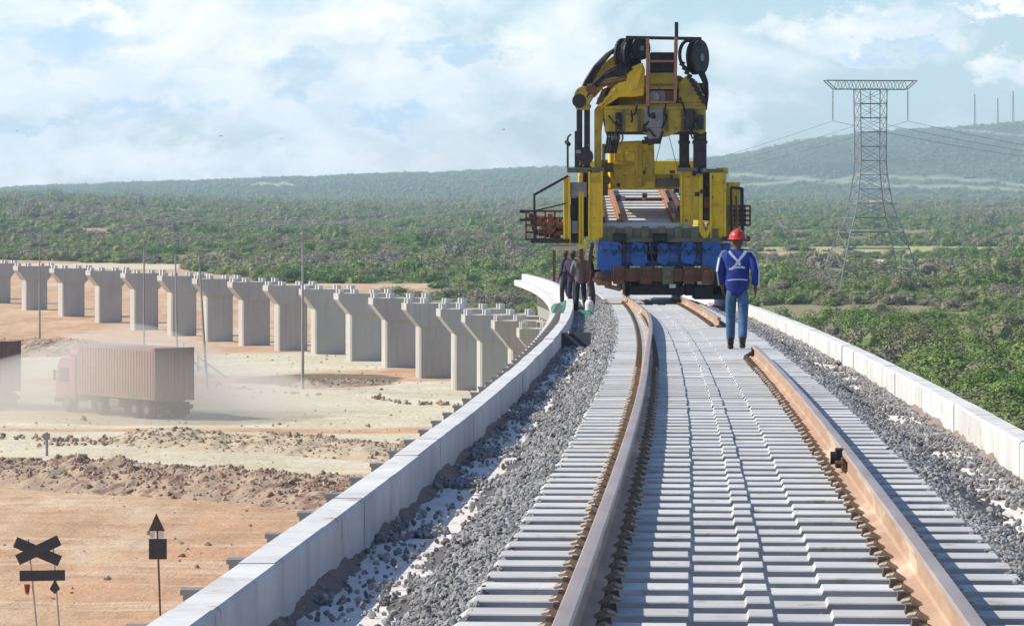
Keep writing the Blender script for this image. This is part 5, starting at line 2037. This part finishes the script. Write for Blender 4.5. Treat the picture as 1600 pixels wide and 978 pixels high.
# conductors from the pylon: sagging away to the left, and on to the right
for k_, p in enumerate(ins):
    for (ex, ey, ez, sag, nm) in ((-76 - k_ * 2, 500 + 6 * k_, .6 + .4 * k_, 8.4, 'left'), (190 + 5 * k_, 560, 14.0, 9.0, 'right')):
        mb = MB()
        e_ = Vector((ex, ey, ez))
        pts2 = []
        for i in range(41):
            t = i / 40
            q = p.lerp(e_, t)
            q.z -= sag * 4 * t * (1 - t)
            pts2.append(q)
        mb.path(pts2, .022, 4)
        o = mb.build('power_line', M['silver'])
        tag(o, f'thin {("near", "middle", "far")[k_]} conductor hanging from the lattice pylon towards the {nm} of the picture', 'power line', 'conductors of the pylon line')
for i, (px_, top, base) in enumerate(((1523, 144, 203), (1559, 150, 200), (1583, 140, 198))):
    D = 5200
    root = empty('radio_mast', ((px_ - 800) * D / F, D, (HY - base) * D / F - 3), 0, ('leftmost of the three thin masts on the hill crest', 'shortest, middle one of the three masts on the hill', 'tallest mast at the right end of the hill crest')[i], 'mast', 'masts on the hill crest')
    h = (base - top) * D / F
    w_ = 1.1
    for a in range(3):
        an = a * 2.094
        MB().tube((math.cos(an) * w_ * 1.6, math.sin(an) * w_ * 1.6, -5), (math.cos(an) * .4, math.sin(an) * .4, h), .5, 5).build('leg', M['dark_steel'], root)
    mb = MB()
    for k_ in range(9):
        z_ = h * (.1 + .1 * k_)
        mb.bar((-w_, 0, z_), (w_, 0, z_), .4, .4)
    mb.build('bracing', M['dark_steel'], root)
for i, (px_, py_, sp) in enumerate(((27, 205, .9), (345, 213, 1.1), (440, 217, .9), (787, 203, 1.3))):
    D = 420
    mb = MB()
    mb.tube((0, -.22, 0), (0, .05, .02), .03, 6, .07).tube((0, .05, .02), (0, .28, 0), .07, 6, .03)
    for s_ in (-1, 1):
        mb.add([(0, -.1, .03), (0, .12, .03), (s_ * .35, .05, .16), (s_ * .35, -.1, .15), (s_ * .62, -.12, .05), (0, -.1, .0), (0, .12, .0), (s_ * .35, .05, .14), (s_ * .35, -.1, .13)],
               [(0, 1, 2, 3), (3, 2, 4), (8, 7, 6, 5), (7, 8, 4)])
    mb.add([(0, -.2, 0), (.08, -.42, 0), (-.08, -.42, 0)], [(0, 1, 2)])
    o = mb.build('bird', M['black'], loc=((px_ - 800) * D / F, D, (HY - py_) * D / F))
    o.rotation_euler = (0, 0, R(40 + 60 * i))
    o.scale = (sp * .5,) * 3
    tag(o, ('bird in the sky at the far left', 'bird in the sky above the leaning pole', 'bird above the tallest pole', 'largest bird, alone left of the machine')[i], 'bird', 'birds gliding in the sky')

# ------------------------------------------------------------------ dust and haze


def vol(name, density, color, aniso=.3):
    m = bpy.data.materials.new(name)
    m.use_nodes = True
    nt = m.node_tree
    nt.nodes.clear()
    o = nt.nodes.new('ShaderNodeOutputMaterial')
    v = nt.nodes.new('ShaderNodeVolumePrincipled')
    v.inputs['Density'].default_value = density
    v.inputs['Color'].default_value = (*color, 1)
    v.inputs['Anisotropy'].default_value = aniso
    nt.links.new(v.outputs[0], o.inputs['Volume'])
    return m


dust_m = vol('road_dust', .09, (.96, .89, .78), 0)
dust_b = vol('trailing_dust', .05, (.96, .88, .76), 0)
def puff(px_, py_, sx_, sy_, sz_, m_, dy=0, dz=0):
    gx, gy = G(px_, py_)
    gy += dy
    bm = bmesh.new()
    bmesh.ops.create_icosphere(bm, subdivisions=3, radius=1)
    mb = MB()
    mb.add([(v.co.x * sx_ * (1 + .12 * math.sin(4 * v.co.y + sx_)), v.co.y * sy_, v.co.z * sz_ * (1 + .15 * math.sin(5 * v.co.x + sy_))) for v in bm.verts], [tuple(v.index for v in f.verts) for f in bm.faces])
    bm.free()
    o = mb.build('dust_cloud', m_, loc=(gx, gy, float(terr(gx, gy)) + dz), smooth=True, kind='stuff')
    o['label'] = 'pale dust hanging over the haul road around the lorries'
    return o


puff(190, 650, 12, 7.5, 4.8, dust_m, -2)
puff(335, 642, 8, 7, 2.4, dust_b, 3)
puff(40, 640, 9, 7, 3.2, dust_b, 0)

hz = MB().b2((-7300, -320, -22), (7300, 7300, 175)).build('haze', vol('air_haze', 1.4e-4, (.68, .88, 1.0), .0), kind='stuff')
hz['label'] = 'thin blue haze in the air over the plain'
